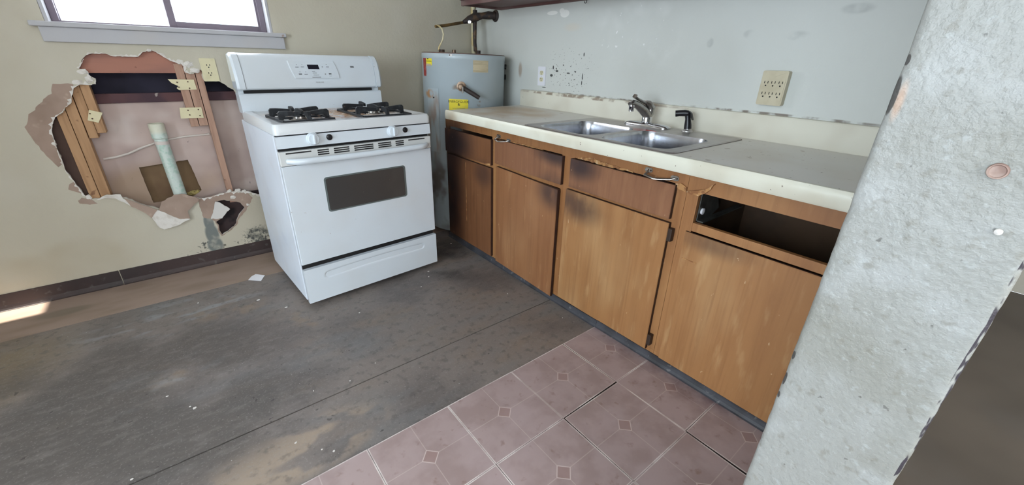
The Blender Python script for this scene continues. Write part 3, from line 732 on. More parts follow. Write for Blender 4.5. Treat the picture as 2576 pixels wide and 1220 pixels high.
full = tile_mesh(TT, 0.0); part = tile_mesh(0.222, 0.0)
rt = random.Random(3)
for j in range(0, 5):
    for i in range(-1, 7):
        if i == -1 and j > 2: continue
        if i <= 1 and j > 3: continue
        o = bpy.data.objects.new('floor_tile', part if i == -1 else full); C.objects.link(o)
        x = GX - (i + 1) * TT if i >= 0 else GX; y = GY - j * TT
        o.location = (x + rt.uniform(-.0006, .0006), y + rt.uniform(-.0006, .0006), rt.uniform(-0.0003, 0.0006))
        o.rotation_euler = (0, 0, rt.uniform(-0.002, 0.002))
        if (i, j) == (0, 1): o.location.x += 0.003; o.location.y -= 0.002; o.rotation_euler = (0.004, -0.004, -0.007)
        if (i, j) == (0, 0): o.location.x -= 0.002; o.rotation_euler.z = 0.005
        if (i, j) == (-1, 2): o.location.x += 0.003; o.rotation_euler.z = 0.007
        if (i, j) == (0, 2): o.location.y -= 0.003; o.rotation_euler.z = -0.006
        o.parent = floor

# baseboards
def cove(bm, p0, p1, h, nrm):
    """cove base strip along p0-p1 with a curled toe, nrm points into the room"""
    p0, p1, nrm = Vector(p0), Vector(p1), Vector(nrm)
    pf = [(0.0, h), (0.004, h - 0.001), (0.0045, 0.025), (0.007, 0.012), (0.013, 0.004), (0.018, 0.0013), (0.018, 0.0), (0.0, 0.0)]
    A = [bm.verts.new(p0 + nrm * a + Vector((0, 0, b))) for a, b in pf]; Z = [bm.verts.new(p1 + nrm * a + Vector((0, 0, b))) for a, b in pf]
    n = len(pf)
    for i in range(n): bm.faces.new([A[i], A[(i + 1) % n], Z[(i + 1) % n], Z[i]])
    bm.faces.new(A); bm.faces.new(Z)
    return bm


bb = bpy.data.objects.new('baseboard_back', None); C.objects.link(bb); struct(bb, 'dark brown vinyl cove base along the back wall')
ORG[bb.name] = Vector((0, 0, 0))
obj('base_strip', cove(B(), (-3.3, -0.0005, 0.0012), (-2.357, -0.0005, 0.0012), 0.084, (0, -1, 0)), 'cove', bb)
obj('base_strip', cove(B(), (-2.353, -0.0005, 0.0012), (-0.62, -0.0005, 0.0012), 0.084, (0, -1, 0)), 'cove', bb)

# window
win = bpy.data.objects.new('window_1', None); C.objects.link(win); win.location = (-1.813, 0, WZ0); struct(win, 'sliding window with bronze frame and painted sill above the wall hole')
ORG[win.name] = Vector(win.location)
obj('window_stool', bx(-2.312, -1.305, -0.034, 0.10, WZ0 - 0.018, WZ0 + 0.003, bev=0.004), 'win_paint', win)
obj('apron', bx(-2.288, -1.318, -0.020, -0.0005, WZ0 - 0.078, WZ0 - 0.018, bev=0.002), 'win_paint', win)
for x0, x1 in ((WX0 - 0.001, WX0 + 0.012), (WX1 - 0.012, WX1 + 0.001)):
    obj('jamb', bx(x0, x1, 0.0, 0.18, WZ0, WZ1), 'win_paint', win)
obj('head_jamb', bx(WX0, WX1, 0.0, 0.18, WZ1 - 0.012, WZ1), 'win_paint', win)
fr = B()
box(fr, WX0 + 0.012, WX0 + 0.038, 0.085, 0.15, WZ0, WZ1 - 0.012, bev=0.002)
box(fr, WX1 - 0.040, WX1 - 0.012, 0.085, 0.15, WZ0, WZ1 - 0.012, bev=0.002)
box(fr, WX0 + 0.036, WX1 - 0.038, 0.085, 0.15, WZ0, WZ0 + 0.012, bev=0.002)
box(fr, WX0 + 0.036, WX1 - 0.038, 0.085, 0.15, WZ1 - 0.04, WZ1 - 0.012, bev=0.002)
obj('window_frame', fr, 'win_frame', win)
for xa, xb, y, wl, wr, wb in ((WX0 + 0.036, -1.80, 0.118, 0.004, 0.022, 0.004), (-1.822, WX1 - 0.038, 0.094, 0.030, 0.012, 0.026)):
    s = B()
    box(s, xa, xa + wl, y, y + 0.02, WZ0 + 0.010, WZ1 - 0.04, bev=0.001)
    box(s, xb - wr, xb, y, y + 0.02, WZ0 + 0.010, WZ1 - 0.04, bev=0.001)
    box(s, xa + wl, xb - wr, y, y + 0.02, WZ0 + 0.010, WZ0 + 0.010 + wb, bev=0.001)
    box(s, xa + wl, xb - wr, y, y + 0.02, WZ1 - 0.066, WZ1 - 0.04, bev=0.001)
    so = obj('sash', s, 'win_frame', win)
    obj('pane', bx(xa + wl - 0.002, xb - wr + 0.002, y + 0.008, y + 0.012, WZ0 + 0.010, WZ1 - 0.05), 'pane', so)

# ================================================================== STOVE
SP = (-1.2433, -0.5302, 0.0); ST = 0.0609
HD = 0.3135
stove = thing('gas_stove', 'white freestanding gas stove standing askew before the broken wall', 'stove', SP, ST, local=True)
L = dict(parent=stove, local=True)
bm = B()
box(bm, -0.381, 0.381, -HD + 0.034, HD, 0.035, 0.868, bev=0.004)
obj('body', bm, 'enamel_side', **L)
obj('front_recess', bx(-0.374, 0.374, -HD + 0.022, -HD + 0.033, 0.04, 0.866), 'black', **L)


def cooktop():
    bm = B()
    # rounded plan outline, shallow well in the middle
    o1 = rrect(-0.383, 0.383, -HD - 0.008, HD - 0.05, 0.022, 5)
    o2 = rrect(-0.377, 0.377, -HD - 0.002, HD - 0.055, 0.020, 5)
    o3 = rrect(-0.350, 0.350, -HD + 0.030, HD - 0.075, 0.030, 5)
    o4 = rrect(-0.338, 0.338, -HD + 0.046, HD - 0.085, 0.030, 5)
    rows = [(o1, 0.8705), (o1, 0.902), (o2, 0.915), (o3, 0.9165), (o4, 0.909)]
    rr = [[bm.verts.new((p[0], p[1], z)) for p in o] for o, z in rows]
    n = len(o1)
    for a, b in zip(rr, rr[1:]):
        for k in range(n): bm.faces.new([a[k], a[(k + 1) % n], b[(k + 1) % n], b[k]])
    bm.faces.new(rr[-1]); bm.faces.new(rr[0])
    return bm


obj('cooktop', cooktop(), 'enamel_top', smooth=True, **L)
# front control panel, slightly raked
obj('control_panel', prism(B(), [(-HD - 0.004, 0.813), (-HD + 0.0005, 0.8635), (-HD + 0.022, 0.8635), (-HD + 0.022, 0.813)], YZ, -0.380, 0.380), 'enamel', **L)
for kx in (-0.230, 0.158):
    c = (kx, -HD - 0.002, 0.843)
    kn = obj('knob', lathe(B(), [(0.030, 0.0), (0.0295, 0.004), (0.026, 0.006), (0.0245, 0.018), (0.022, 0.0215), (0, 0.022)], c, (0, -1, 0.06), 28), 'enamel', smooth=True, **L)
    bm = bx(kx - 0.0045, kx + 0.0045, -HD - 0.033, -HD - 0.016, 0.844 - 0.021, 0.844 + 0.021, bev=0.003)
    obj('knob_grip', bm, 'enamel', kn, local=True, smooth=True)
for kx in (-0.156, 0.231):
    obj('valve_stem', lathe(B(), [(0.014, 0.0), (0.0135, 0.003), (0.009, 0.0035), (0.006, 0.006), (0.006, 0.016), (0, 0.0165)], (kx, -HD - 0.002, 0.844), (0, -1, 0.06), 20), 'black_plastic', smooth=True, **L)
# oven door
door = obj('oven_door', bx(-0.379, 0.379, -HD, -HD + 0.022, 0.246, 0.733, bev=0.003), 'enamel', **L)
LD = dict(parent=door, local=True)
trim = obj('door_trim', bx(-0.380, 0.380, -HD - 0.002, -HD + 0.022, 0.735, 0.7985, bev=0.003), 'bisque', **LD)
for x0, x1, n in ((-0.352, -0.245, 1), (-0.218, -0.167, 3), (-0.144, -0.071, 3), (-0.047, 0.050, 3), (0.076, 0.147, 3), (0.171, 0.218, 3), (0.245, 0.343, 1)):
    for k in range(n):
        z = 0.7900 - 0.0095 * k
        obj('vent_slot', bx(x0, x1, -HD - 0.0026, -HD, z - 0.0029, z + 0.0029), 'black', **LD)
path = []
for k in range(25):
    t = k / 24; x = -0.352 + 0.706 * t
    e = min(t, 1 - t) / 0.07
    path.append((x, -HD - 0.006 - 0.034 * (1 - (1 - min(1, e)) ** 2), 0.757 - 0.004 * math.sin(math.pi * t)))
obj('handle', tube(B(), path, [(0.013 if 0 < k < 24 else 0.010, 0.0145 if 0 < k < 24 else 0.011) for k in range(25)], 14), 'enamel', smooth=True, **LD)
obj('window_rim', prism(B(), rrect(-0.212, 0.214, 0.488, 0.661, 0.014), XZ, -HD - 0.0008, -HD + 0.001), 'glass_rim', **LD)
obj('window_glass', prism(B(), rrect(-0.204, 0.204, 0.495, 0.654, 0.010), XZ, -HD - 0.0018, -HD - 0.0004), 'glass_dark', **LD)


# storage drawer with a long scooped pull
def drawer():
    bm = B(); nx, nz = 90, 30; V = []
    x0, x1, z0, z1 = -0.379, 0.379, 0.030, 0.217
    for j in range(nz + 1):
        row = []
        for i in range(nx + 1):
            x = x0 + (x1 - x0) * i / nx; z = z0 + (z1 - z0) * j / nz
            zc = 0.163 + 0.007 * math.sin(math.pi * (x + 0.28) / 0.57)
            u = max(0, abs(x - 0.005) - 0.270); v = z - zc
            d = math.sqrt(u * u + v * v); t = max(0, 1 - d / 0.020)
            dep = 0.013 * t * t * (3 - 2 * t) * (1.0 if v > 0 else 0.85)
            row.append(bm.verts.new((x, -HD - 0.003 + dep, z)))
        V.append(row)
    for j in range(nz):
        for i in range(nx): bm.faces.new([V[j][i], V[j][i + 1], V[j + 1][i + 1], V[j + 1][i]])
    box(bm, x0, x1, -HD - 0.0005, -HD + 0.020, z0, z1)
    for row, z in ((V[0], z0), (V[-1], z1)):
        for i in range(nx):
            a, b = row[i], row[i + 1]
            bm.faces.new([a, b, bm.verts.new((b.co.x, -HD, z)), bm.verts.new((a.co.x, -HD, z))])
    for k, x in ((0, x0), (nx, x1)):
        for j in range(nz):
            a, b = V[j][k], V[j + 1][k]
            bm.faces.new([a, b, bm.verts.new((x, -HD, b.co.z)), bm.verts.new((x, -HD, a.co.z))])
    return bm


obj('storage_drawer', drawer(), 'enamel', smooth=True, **L)
for fx in (-0.30, 0.31):
    for fy in (-0.24, 0.25):
        obj('levelling_foot', lathe(B(), [(0, 0.0015), (0.020, 0.0015), (0.020, 0.010), (0.008, 0.014), (0.008, 0.036), (0, 0.036)], (fx, fy, 0), (0, 0, 1), 14), 'black_plastic', **L)

# backguard
BG = [(0.226, 1.020), (0.219, 1.026), (0.216, 1.045), (0.218, 1.075), (0.225, 1.110), (0.236, 1.145), (0.250, 1.170), (0.266, 1.184), (0.285, 1.190), (0.305, 1.189), (HD, 1.180), (HD, 1.020)]


def yprof(z):
    for (a, za), (b, zb) in zip(BG[1:8], BG[2:9]):
        if za <= z <= zb: return a + (b - a) * (z - za) / (zb - za)
    return BG[1][0]


obj('lower_backguard', prism(B(), [(0.232, 0.905), (0.236, 0.992), (0.242, 0.999), (HD, 0.999), (HD, 0.905)], YZ, -0.380, 0.380), 'enamel', **L)
obj('vent_back', bx(-0.376, 0.376, 0.262, HD, 0.999, 1.021), 'enamel', **L)
obj('vent_slot', bx(-0.352, 0.330, 0.250, 0.2625, 1.0005, 1.0145), 'black', **L)
bg = obj('backguard', prism(B(), BG, YZ, -0.344, 0.344), 'enamel', smooth=True, **L)
for s in (-1, 1):
    pf = [(y - 0.004 if y < 0.3 else y, z + (0.0015 if z > 1.1 else -0.001)) for y, z in BG]
    bm = prism(B(), pf, YZ, s * 0.346, s * 0.372)
    # rounded outer shoulder
    pin = [(0.246 + (y - 0.246) * 0.93 + 0.006, 1.02 + (z - 1.02) * 0.93 + 0.003) for y, z in pf]
    A = [bm.verts.new((s * 0.372, y, z)) for y, z in pf]; Z = [bm.verts.new((s * 0.3825, y, z)) for y, z in pin]
    for i in range(len(pf)):
        bm.faces.new([A[i], A[(i + 1) % len(pf)], Z[(i + 1) % len(pf)], Z[i]])
    bm.faces.new(Z)
    obj('end_cap', bm, 'enamel', smooth=True, **L)


def patch(xl, xr, z0, z1, off, thick=True, nz=10, nx=8):
    bm = B(); rows = []
    for j in range(nz + 1):
        z = z0 + (z1 - z0) * j / nz; a, b = xl(j / nz), xr(j / nz)
        rows.append([bm.verts.new((a + (b - a) * i / nx, yprof(z) - off, z)) for i in range(nx + 1)])
    for j in range(nz):
        for i in range(nx): bm.faces.new([rows[j][i], rows[j][i + 1], rows[j + 1][i + 1], rows[j + 1][i]])
    if thick:
        for j in range(nz):
            for k in (0, nx):
                p, q = rows[j][k], rows[j + 1][k]
                sx = -0.004 if k == 0 else 0.004
                bm.faces.new([p, q, bm.verts.new((q.co.x + sx, q.co.y + off + 0.001, q.co.z)), bm.verts.new((p.co.x + sx, p.co.y + off + 0.001, p.co.z))])
        for r in (rows[0], rows[-1]):
            for i in range(nx):
                p, q = r[i], r[i + 1]
                bm.faces.new([p, q, bm.verts.new((q.co.x, q.co.y + off + 0.001, q.co.z)), bm.verts.new((p.co.x, p.co.y + off + 0.001, p.co.z))])
    return bm


pod = obj('clock_panel', patch(lambda t: -0.103 - 0.020 * math.sin(1.5 * t), lambda t: 0.128 - 0.016 * t * t, 1.072, 1.158, 0.006), 'enamel', bg, local=True)
obj('clock_display', patch(lambda t: -0.030 - 0.003 * t, lambda t: 0.028 - 0.003 * t, 1.117, 1.140, 0.0072, False, 3, 2), 'display', bg, local=True)
for x, z, w, h in ((-0.086, 1.127, 0.017, 0.003), (-0.058, 1.128, 0.017, 0.003), (-0.077, 1.093, 0.016, 0.006), (-0.048, 1.092, 0.018, 0.003), (-0.086, 1.139, 0.004, 0.003), (-0.058, 1.139, 0.004, 0.002),
                   (-0.077, 1.104, 0.004, 0.002), (-0.048, 1.104, 0.004, 0.002), (0.046, 1.129, 0.006, 0.004), (0.074, 1.129, 0.016, 0.003), (0.070, 1.142, 0.004, 0.003), (0.054, 1.093, 0.006, 0.005), (0.080, 1.094, 0.014, 0.007), (0.080, 1.083, 0.014, 0.0015),
                   (-0.006, 1.107, 0.016, 0.0015), (-0.002, 1.098, 0.022, 0.002), (0.004, 1.088, 0.030, 0.0015), (0.004, 1.0775, 0.046, 0.0025)):
    obj('key_print', patch(lambda t: x - w / 2, lambda t: x + w / 2, z - h / 2, z + h / 2, 0.0074, False, 2, 2), 'print', bg, local=True)
text_mesh('FRIGIDAIRE', 0.0085, lambda a, b: (0.018 + a, yprof(1.05 + b) - 0.0008, 1.048 + b), 'brand_lettering', 'print', bg, local=True)
obj('scratch_mark', patch(lambda t: 0.205, lambda t: 0.226, 1.126, 1.136, 0.0007, False, 2, 2), 'print', bg, local=True)
MATS_M = Matrix.Translation(Vector(SP)) @ Matrix.Rotation(ST, 4, 'Z')


# burner grates: they lift off, so they are things of their own
def grate(label, lx, ly, w, d, rot, group='cast iron burner grates'):
    base = MATS_M @ Vector((lx, ly, 0.9095))
    g = thing('burner_grate', label, 'grate', base, ST + rot, group, local=True)
    P = dict(parent=g, local=True)
    fr = B(); hw, hd = w / 2, d / 2; t = 0.0065
    for y in (-hd, hd): box(fr, -hw, hw, y - t, y + t, 0.004, 0.013, bev=0.001)
    for x in (-hw, hw): box(fr, x - t, x + t, -hd, hd, 0.004, 0.013, bev=0.001)
    box(fr, -hw, hw, -t, t, 0.004, 0.013, bev=0.001)
    obj('frame', fr, 'iron', **P)
    for x in (-hw, hw):
        for y in (-hd, hd): obj('foot', bx(x - 0.006, x + 0.006, y - 0.006, y + 0.006, 0.0, 0.008, bev=0.001), 'iron', **P)
    for cy in (-hd / 2, hd / 2):
        for ax, ay, dx, dy in ((-hw, cy, 1, 0), (hw, cy, -1, 0), (0, cy - hd / 2, 0, 1), (0, cy + hd / 2, 0, -1)):
            ln = (hw if dx else hd / 2) - 0.022
            q = [(-0.004, 0.004), (-0.003, 0.040), (0.004, 0.047), (0.030, 0.046), (ln, 0.040), (ln, 0.026), (0.026, 0.024), (0.018, 0.018), (0.014, 0.004)]
            f = (lambda p, a: (ax + dx * p[0], ay + a, p[1])) if dx else (lambda p, a: (ax + a, ay + dy * p[0], p[1]))
            obj('finger', prism(B(), q, f, -0.0062, 0.0062), 'iron', **P)
    return g


grate('black burner grate at the left front of the white cooktop', -0.216, -0.135, 0.215, 0.27, 0.02)
grate('black burner grate at the right of the white cooktop, pushed together', 0.165, -0.105, 0.25, 0.36, -0.03)
for lx, ly, lab in ((-0.216, -0.135, 'dull burner cap under the left grate'), (0.165, -0.105, 'dull burner cap under the right grate')):
    p = MATS_M @ Vector((lx, ly, 0.9093))
    t_ = thing('burner', lab, 'burner', p, 0, 'gas burners on the cooktop', local=True)
    obj('burner_ring', lathe(B(), [(0.052, 0), (0.050, 0.004), (0.036, 0.006), (0.034, 0.014), (0, 0.014)], (0, 0, 0), (0, 0, 1), 26), 'chrome_dark', t_, smooth=True, local=True)
    obj('burner_cap', lathe(B(), [(0.031, 0.0142), (0.031, 0.019), (0.027, 0.0215), (0, 0.022)], (0, 0, 0), (0, 0, 1), 26), 'iron', t_, smooth=True, local=True)

# ================================================================== WATER HEATER
TC = Vector((-0.304, -0.293, 0.0)); TR = 0.278; TZ = 1.216
heater = thing('water_heater', 'grey cylindrical water heater in the corner behind the counter', 'water heater', TC)


def cyl(deg, z, off=0.0):
    a = math.radians(deg)
    return Vector((TC.x + (TR + off) * math.cos(a), TC.y + (TR + off) * math.sin(a), z))


tilt = lambda v: v  # tank stands plumb
obj('tank', lathe(B(), [(0, 0.03), (TR - 0.01, 0.03), (TR, 0.04), (TR, TZ - 0.034), (TR + 0.0015, TZ - 0.032), (TR + 0.0015, TZ - 0.006), (TR - 0.003, TZ)], TC, (0, 0, 1), 72), 'tank', heater, smooth=True)
obj('tank_lid', lathe(B(), [(TR - 0.002, TZ - 0.0005), (TR - 0.004, TZ + 0.004), (TR - 0.02, TZ + 0.0055), (0.1, TZ + 0.006), (0, TZ + 0.006)], TC, (0, 0, 1), 72), 'tank_top', heater, smooth=True)
for k in range(3):
    a = math.radians(120 * k + 40)
    obj('tank_foot', bx(TC.x + 0.2 * math.cos(a) - 0.03, TC.x + 0.2 * math.cos(a) + 0.03, TC.y + 0.2 * math.sin(a) - 0.03, TC.y + 0.2 * math.sin(a) + 0.03, 0.0005, 0.032), 'pipe_dark', heater)


def cpatch(d0, d1, z0, z1, off, n=10, skew=0.0, thick=0.0008):
    bm = B(); rows = []
    for o_ in (off, off - thick):
        rows.append([[bm.verts.new(cyl(d0 + (d1 - d0) * i / n + (skew if z == z0 else 0), z, o_)) for i in range(n + 1)] for z in (z0, z1)])
    F, K = rows
    for i in range(n):
        bm.faces.new([F[0][i], F[0][i + 1], F[1][i + 1], F[1][i]])
        for r in (0, 1): bm.faces.new([F[r][i], F[r][i + 1], K[r][i + 1], K[r][i]])
    for i in (0, n): bm.faces.new([F[0][i], F[1][i], K[1][i], K[0][i]])
    return bm


obj('red_sticker', cpatch(168, 177.5, 1.078, 1.197, 0.001), 'red_label', heater)
ys = obj('yellow_sticker', cpatch(178.5, 191.5, 1.144, 1.198, 0.0012), 'yellow', heater)
obj('sticker_line', cpatch(179, 191, 1.166, 1.169, 0.0016), 'black', ys)
obj('sticker_line', cpatch(181.5, 184.5, 1.178, 1.183, 0.0016), 'black', ys)
obj('sticker_foot', cpatch(179.5, 190, 1.140, 1.152, 0.0015), 'tan_label', ys)
obj('rating_sticker', cpatch(249.5, 271, 1.115, 1.184, 0.0012), 'tan_label', heater)
obj('knockout', cpatch(218.5, 223, 1.201, 1.212, 0.0026), 'chip', heater)
obj('knockout_hole', cpatch(219, 220.4, 1.204, 1.210, 0.0032), 'black', heater)
obj('access_panel', cpatch(180, 202, 0.60, 1.008, 0.0025, 12), 'tank', heater)
obj('panel_screw', lathe(B(), [(0.005, 0), (0.005, 0.003), (0, 0.0035)], cyl(193.5, 0.952, 0.002), (math.cos(math.radians(196)), math.sin(math.radians(196)), 0), 10), 'black', heater)
es = obj('energy_sticker', cpatch(217.5, 243, 0.880, 0.952, 0.0012, 14), 'yellow', heater)
text_mesh('ENERGYGUIDE', 0.0205, lambda a, b: cyl(230.3 + math.degrees(a / TR), 0.9305 + b, 0.0019), 'sticker_lettering', 'black', es)
obj('sticker_arrow', cpatch(230.3, 231.2, 0.919, 0.929, 0.0019, 3), 'black', es)
obj('sticker_arrow', cpatch(229.4, 232.1, 0.915, 0.919, 0.0019, 3), 'black', es)
obj('sticker_line', cpatch(222, 239, 0.895, 0.897, 0.0019, 8), 'print', es)
# relief valve on the shell
va = 234.2; vd = Vector((math.cos(math.radians(va)), math.sin(math.radians(va)), 0))
vp = cyl(va, 1.03)
tv = obj('relief_valve', lathe(B(), [(0.030, -0.002), (0.029, 0.002), (0.016, 0.004), (0.014, 0.030), (0.019, 0.031), (0.019, 0.048), (0.012, 0.052), (0.012, 0.060), (0, 0.061)], vp, vd, 20), 'brass', heater, smooth=True)
side = Vector((-vd.y, vd.x, 0))
p0 = vp + vd * 0.040
obj('discharge_tube', tube(B(), [p0, p0 + side * 0.025 + Vector((0, 0, -0.012)), p0 + side * 0.085 + Vector((0, 0, -0.045)), p0 + side * 0.115 + Vector((0, 0, -0.062))], [0.012, 0.014, 0.0135, 0.0125], 14), 'pipe_dark', tv, smooth=True)
obj('valve_lever', bx(p0.x - 0.012, p0.x - 0.004, p0.y - 0.035, p0.y - 0.028, 0.994, 1.032, bev=0.002), 'chrome', tv)
# nipples on the lid
for x, y, r, h in ((-0.43, -0.22, 0.020, 0.024), (-0.335, -0.22, 0.013, 0.026), (-0.142, -0.23, 0.016, 0.030)):
    obj('lid_fitting', lathe(B(), [(0, 0), (r * 1.5, 0), (r * 1.45, 0.006), (r, 0.008), (r, h), (r * 0.7, h), (0, h)], (x, y, TZ), (0, 0, 1), 14), 'pipe_dark' if r > 0.014 else 'brass', heater)
for z in (1.15, 1.085):
    obj('side_plug', lathe(B(), [(0, -0.01), (0.016, -0.01), (0.016, 0.012), (0, 0.013)], cyl(-36, z), (math.cos(math.radians(-36)), math.sin(math.radians(-36)), 0), 12), 'black', heater)

heater.rotation_mode = 'QUATERNION'
heater.rotation_quaternion = Matrix.Rotation(0.016, 4, Vector((0.62, 0.78, 0))).to_quaternion()

# pipes above the tank
gas = thing('gas_line', 'thin tarnished copper gas line bent over the water heater', 'pipe', (-0.43, -0.22, TZ + 0.02))
obj('copper_run', tube(B(), [(-0.438, -0.205, 1.378), (-0.36, -0.19, 1.388), (-0.24, -0.16, 1.410), (-0.17, -0.14, 1.422)], 0.0095, 10), 'copper_old', gas, smooth=True)
obj('copper_bend', tube(B(), [(-0.435, -0.205, 1.384), (-0.415, -0.21, 1.382), (-0.395, -0.215, 1.366), (-0.388, -0.218, 1.334), (-0.395, -0.22, 1.304), (-0.412, -0.22, 1.276), (-0.425, -0.22, 1.258), (-0.43, -0.22, 1.238)], 0.0055, 10), 'pipe_white', gas, smooth=True)
sup = thing('supply_pipe', 'dark corroded supply pipe with valve in the wall corner above the heater', 'pipe', (-0.142, -0.23, TZ + 0.03))
obj('riser', tube(B(), [(-0.142, -0.23, 1.240), (-0.140, -0.22, 1.30), (-0.125, -0.20, 1.40), (-0.115, -0.19, 1.497)], [0.013, 0.012, 0.014, 0.015], 12), 'pipe_dark', sup, smooth=True)
obj('wrapped_joint', tube(B(), [(-0.205, -0.18, 1.418), (-0.165, -0.19, 1.436), (-0.12, -0.20, 1.454), (-0.08, -0.225, 1.464), (-0.045, -0.25, 1.468), (-0.004, -0.275, 1.468)], [0.012, 0.024, 0.030, 0.020, 0.026, 0.022], 14), 'pipe_dark', sup, smooth=True)
obj('wall_flange', lathe(B(), [(0.020, 0.006), (0.034, 0.0005), (0.038, 0.002), (0.036, 0.006), (0.028, 0.009)], (-0.0005, -0.275, 1.466), (-1, 0, 0), 26), 'pipe_dark', sup, smooth=True)
obj('bright_nut', lathe(B(), [(0, 0), (0.011, 0), (0.011, 0.016), (0, 0.017)], (-0.170, -0.205, 1.420), (-0.6, -0.8, 0), 8), 'chrome', sup)
wp = obj('corner_pipe', tube(B(), [(-0.020, -0.022, 1.10), (-0.020, -0.022, 2.43)], 0.016, 14), 'pipe_white', smooth=True)
tag(wp, 'cream painted vertical pipe in the wall corner behind the heater', 'pipe')

# ================================================================== COUNTER
HC = 0.906; CF = -0.640


def ztop(x, y):
    return HC + 0.0012 * math.sin(y * 5.1)


counter = thing('countertop', 'worn beige laminate countertop with rolled front edge and backsplash', 'countertop', (-0.3, -1.64, 0.86))
SK = (-0.612, -0.072, -2.122, -1.338)   # sink rim x0,x1,y0,y1
cut = (-0.598, -0.088, -2.108, -1.352)


def yleft(x):
    # slanting, roughly cut end of the top beside the tank
    return -0.585 + 0.10 * x - 0.003 * math.sin(x * 70)


def top_slab():
    bm = B()
    xs = [-0.630] + [cut[0] + (cut[1] - cut[0]) * k / 14 for k in range(15)] + [-0.030, -0.001]
    ys = [None, -0.72, -0.82, -0.95, -1.1, -1.22, cut[3]] + [cut[3] + (cut[2] - cut[3]) * k / 8 for k in range(1, 9)] + [-2.2, -2.35, -2.5, -2.65, -2.765]

    def grid(dz):
        G = []
        for y in ys:
            row = []
            for k, x in enumerate(xs):
                yy = yleft(x) if y is None else y
                xx = x
                row.append(bm.verts.new((xx, yy, ztop(xx, yy) - dz)))
            G.append(row)
        return G
    Tn, Bn = grid(0.0), grid(0.032)

    def solid(j, i):
        if j < 0 or i < 0 or j >= len(ys) - 1 or i >= len(xs) - 1: return False
        ym = ((ys[j] if ys[j] is not None else -0.55) + ys[j + 1]) / 2; xm = (xs[i] + xs[i + 1]) / 2
        return not (cut[2] < ym < cut[3] and cut[0] < xm < cut[1])
    for j in range(len(ys) - 1):
        for i in range(len(xs) - 1):
            if not solid(j, i): continue
            bm.faces.new([Tn[j][i], Tn[j][i + 1], Tn[j + 1][i + 1], Tn[j + 1][i]])
            bm.faces.new([Bn[j][i], Bn[j][i + 1], Bn[j + 1][i + 1], Bn[j + 1][i]])
            for dj, di, a, b in ((-1, 0, (j, i), (j, i + 1)), (1, 0, (j + 1, i), (j + 1, i + 1)), (0, -1, (j, i), (j + 1, i)), (0, 1, (j, i + 1), (j + 1, i + 1))):
                if not solid(j + dj, i + di):
                    bm.faces.new([Tn[a[0]][a[1]], Tn[b[0]][b[1]], Bn[b[0]][b[1]], Bn[a[0]][a[1]]])
    return bm


obj('top', top_slab(), 'counter', counter)


def sweep(prof, ys, fx, fz):
    bm = B(); R = []
    for y in ys: R.append([bm.verts.new((fx(y) + a, y, fz(y) + b)) for a, b in prof])
    n = len(prof)
    for p, q in zip(R, R[1:]):
        for k in range(n): bm.faces.new([p[k], p[(k + 1) % n], q[(k + 1) % n], q[k]])
    bm.faces.new(R[0]); bm.faces.new(R[-1])
    return bm


ysn = [-0.649 - k * (2.765 - 0.649) / 46 for k in range(47)]
obj('front_edge', sweep([(0.0105, -0.004), (0.0105, 0.0012), (0.004, 0.0042), (-0.003, 0.0028), (-0.007, -0.004), (-0.0085, -0.014), (-0.0085, -0.042), (-0.005, -0.048), (0.0105, -0.048)],
                        ysn, lambda y: CF, lambda y: ztop(-0.6, y)), 'counter_edge', counter, smooth=True)
bsy = [-0.592 - k * (2.765 - 0.592) / 30 for k in range(31)]
obj('backsplash', sweep([(-0.0005, -0.002), (-0.024, -0.002), (-0.020, 0.004), (-0.0195, 0.092), (-0.014, 0.100), (-0.0005, 0.102)], bsy, lambda y: 0.0, lambda y: ztop(0, y) + 0.0005), 'splash', counter, smooth=True)

# ================================================================== SINK
sink = thing('kitchen_sink', 'double bowl stainless steel sink set into the beige countertop', 'sink', (-0.31, -1.70, 0.86))
B1 = rrect(-0.588, -0.235, -1.722, -1.392, 0.060, 7)
B2 = rrect(-0.588, -0.235, -2.080, -1.764, 0.060, 7)


def rim():
    outer_ = rrect(SK[0], SK[1], SK[2], SK[3], 0.03, 6)
    bm = B(); loops = [outer_, B1, B2]; flat = [p for l in loops for p in l]
    tr = tessellate_polygon([[Vector((p[0], p[1], 0)) for p in l] for l in loops])
    V = [bm.verts.new((p[0], p[1], ztop(p[0], p[1]) + 0.0042)) for p in flat]
    for t in tr:
        try: bm.faces.new([V[i] for i in t])
        except ValueError: pass
    n = len(outer_)
    O = [bm.verts.new((p[0] + (0.006 if p[0] > -0.3 else -0.006), p[1] + (0.006 if p[1] > -1.7 else -0.006), ztop(p[0], p[1]) + 0.0006)) for p in outer_]
    for i in range(n): bm.faces.new([V[i], V[(i + 1) % n], O[(i + 1) % n], O[i]])
    return bm


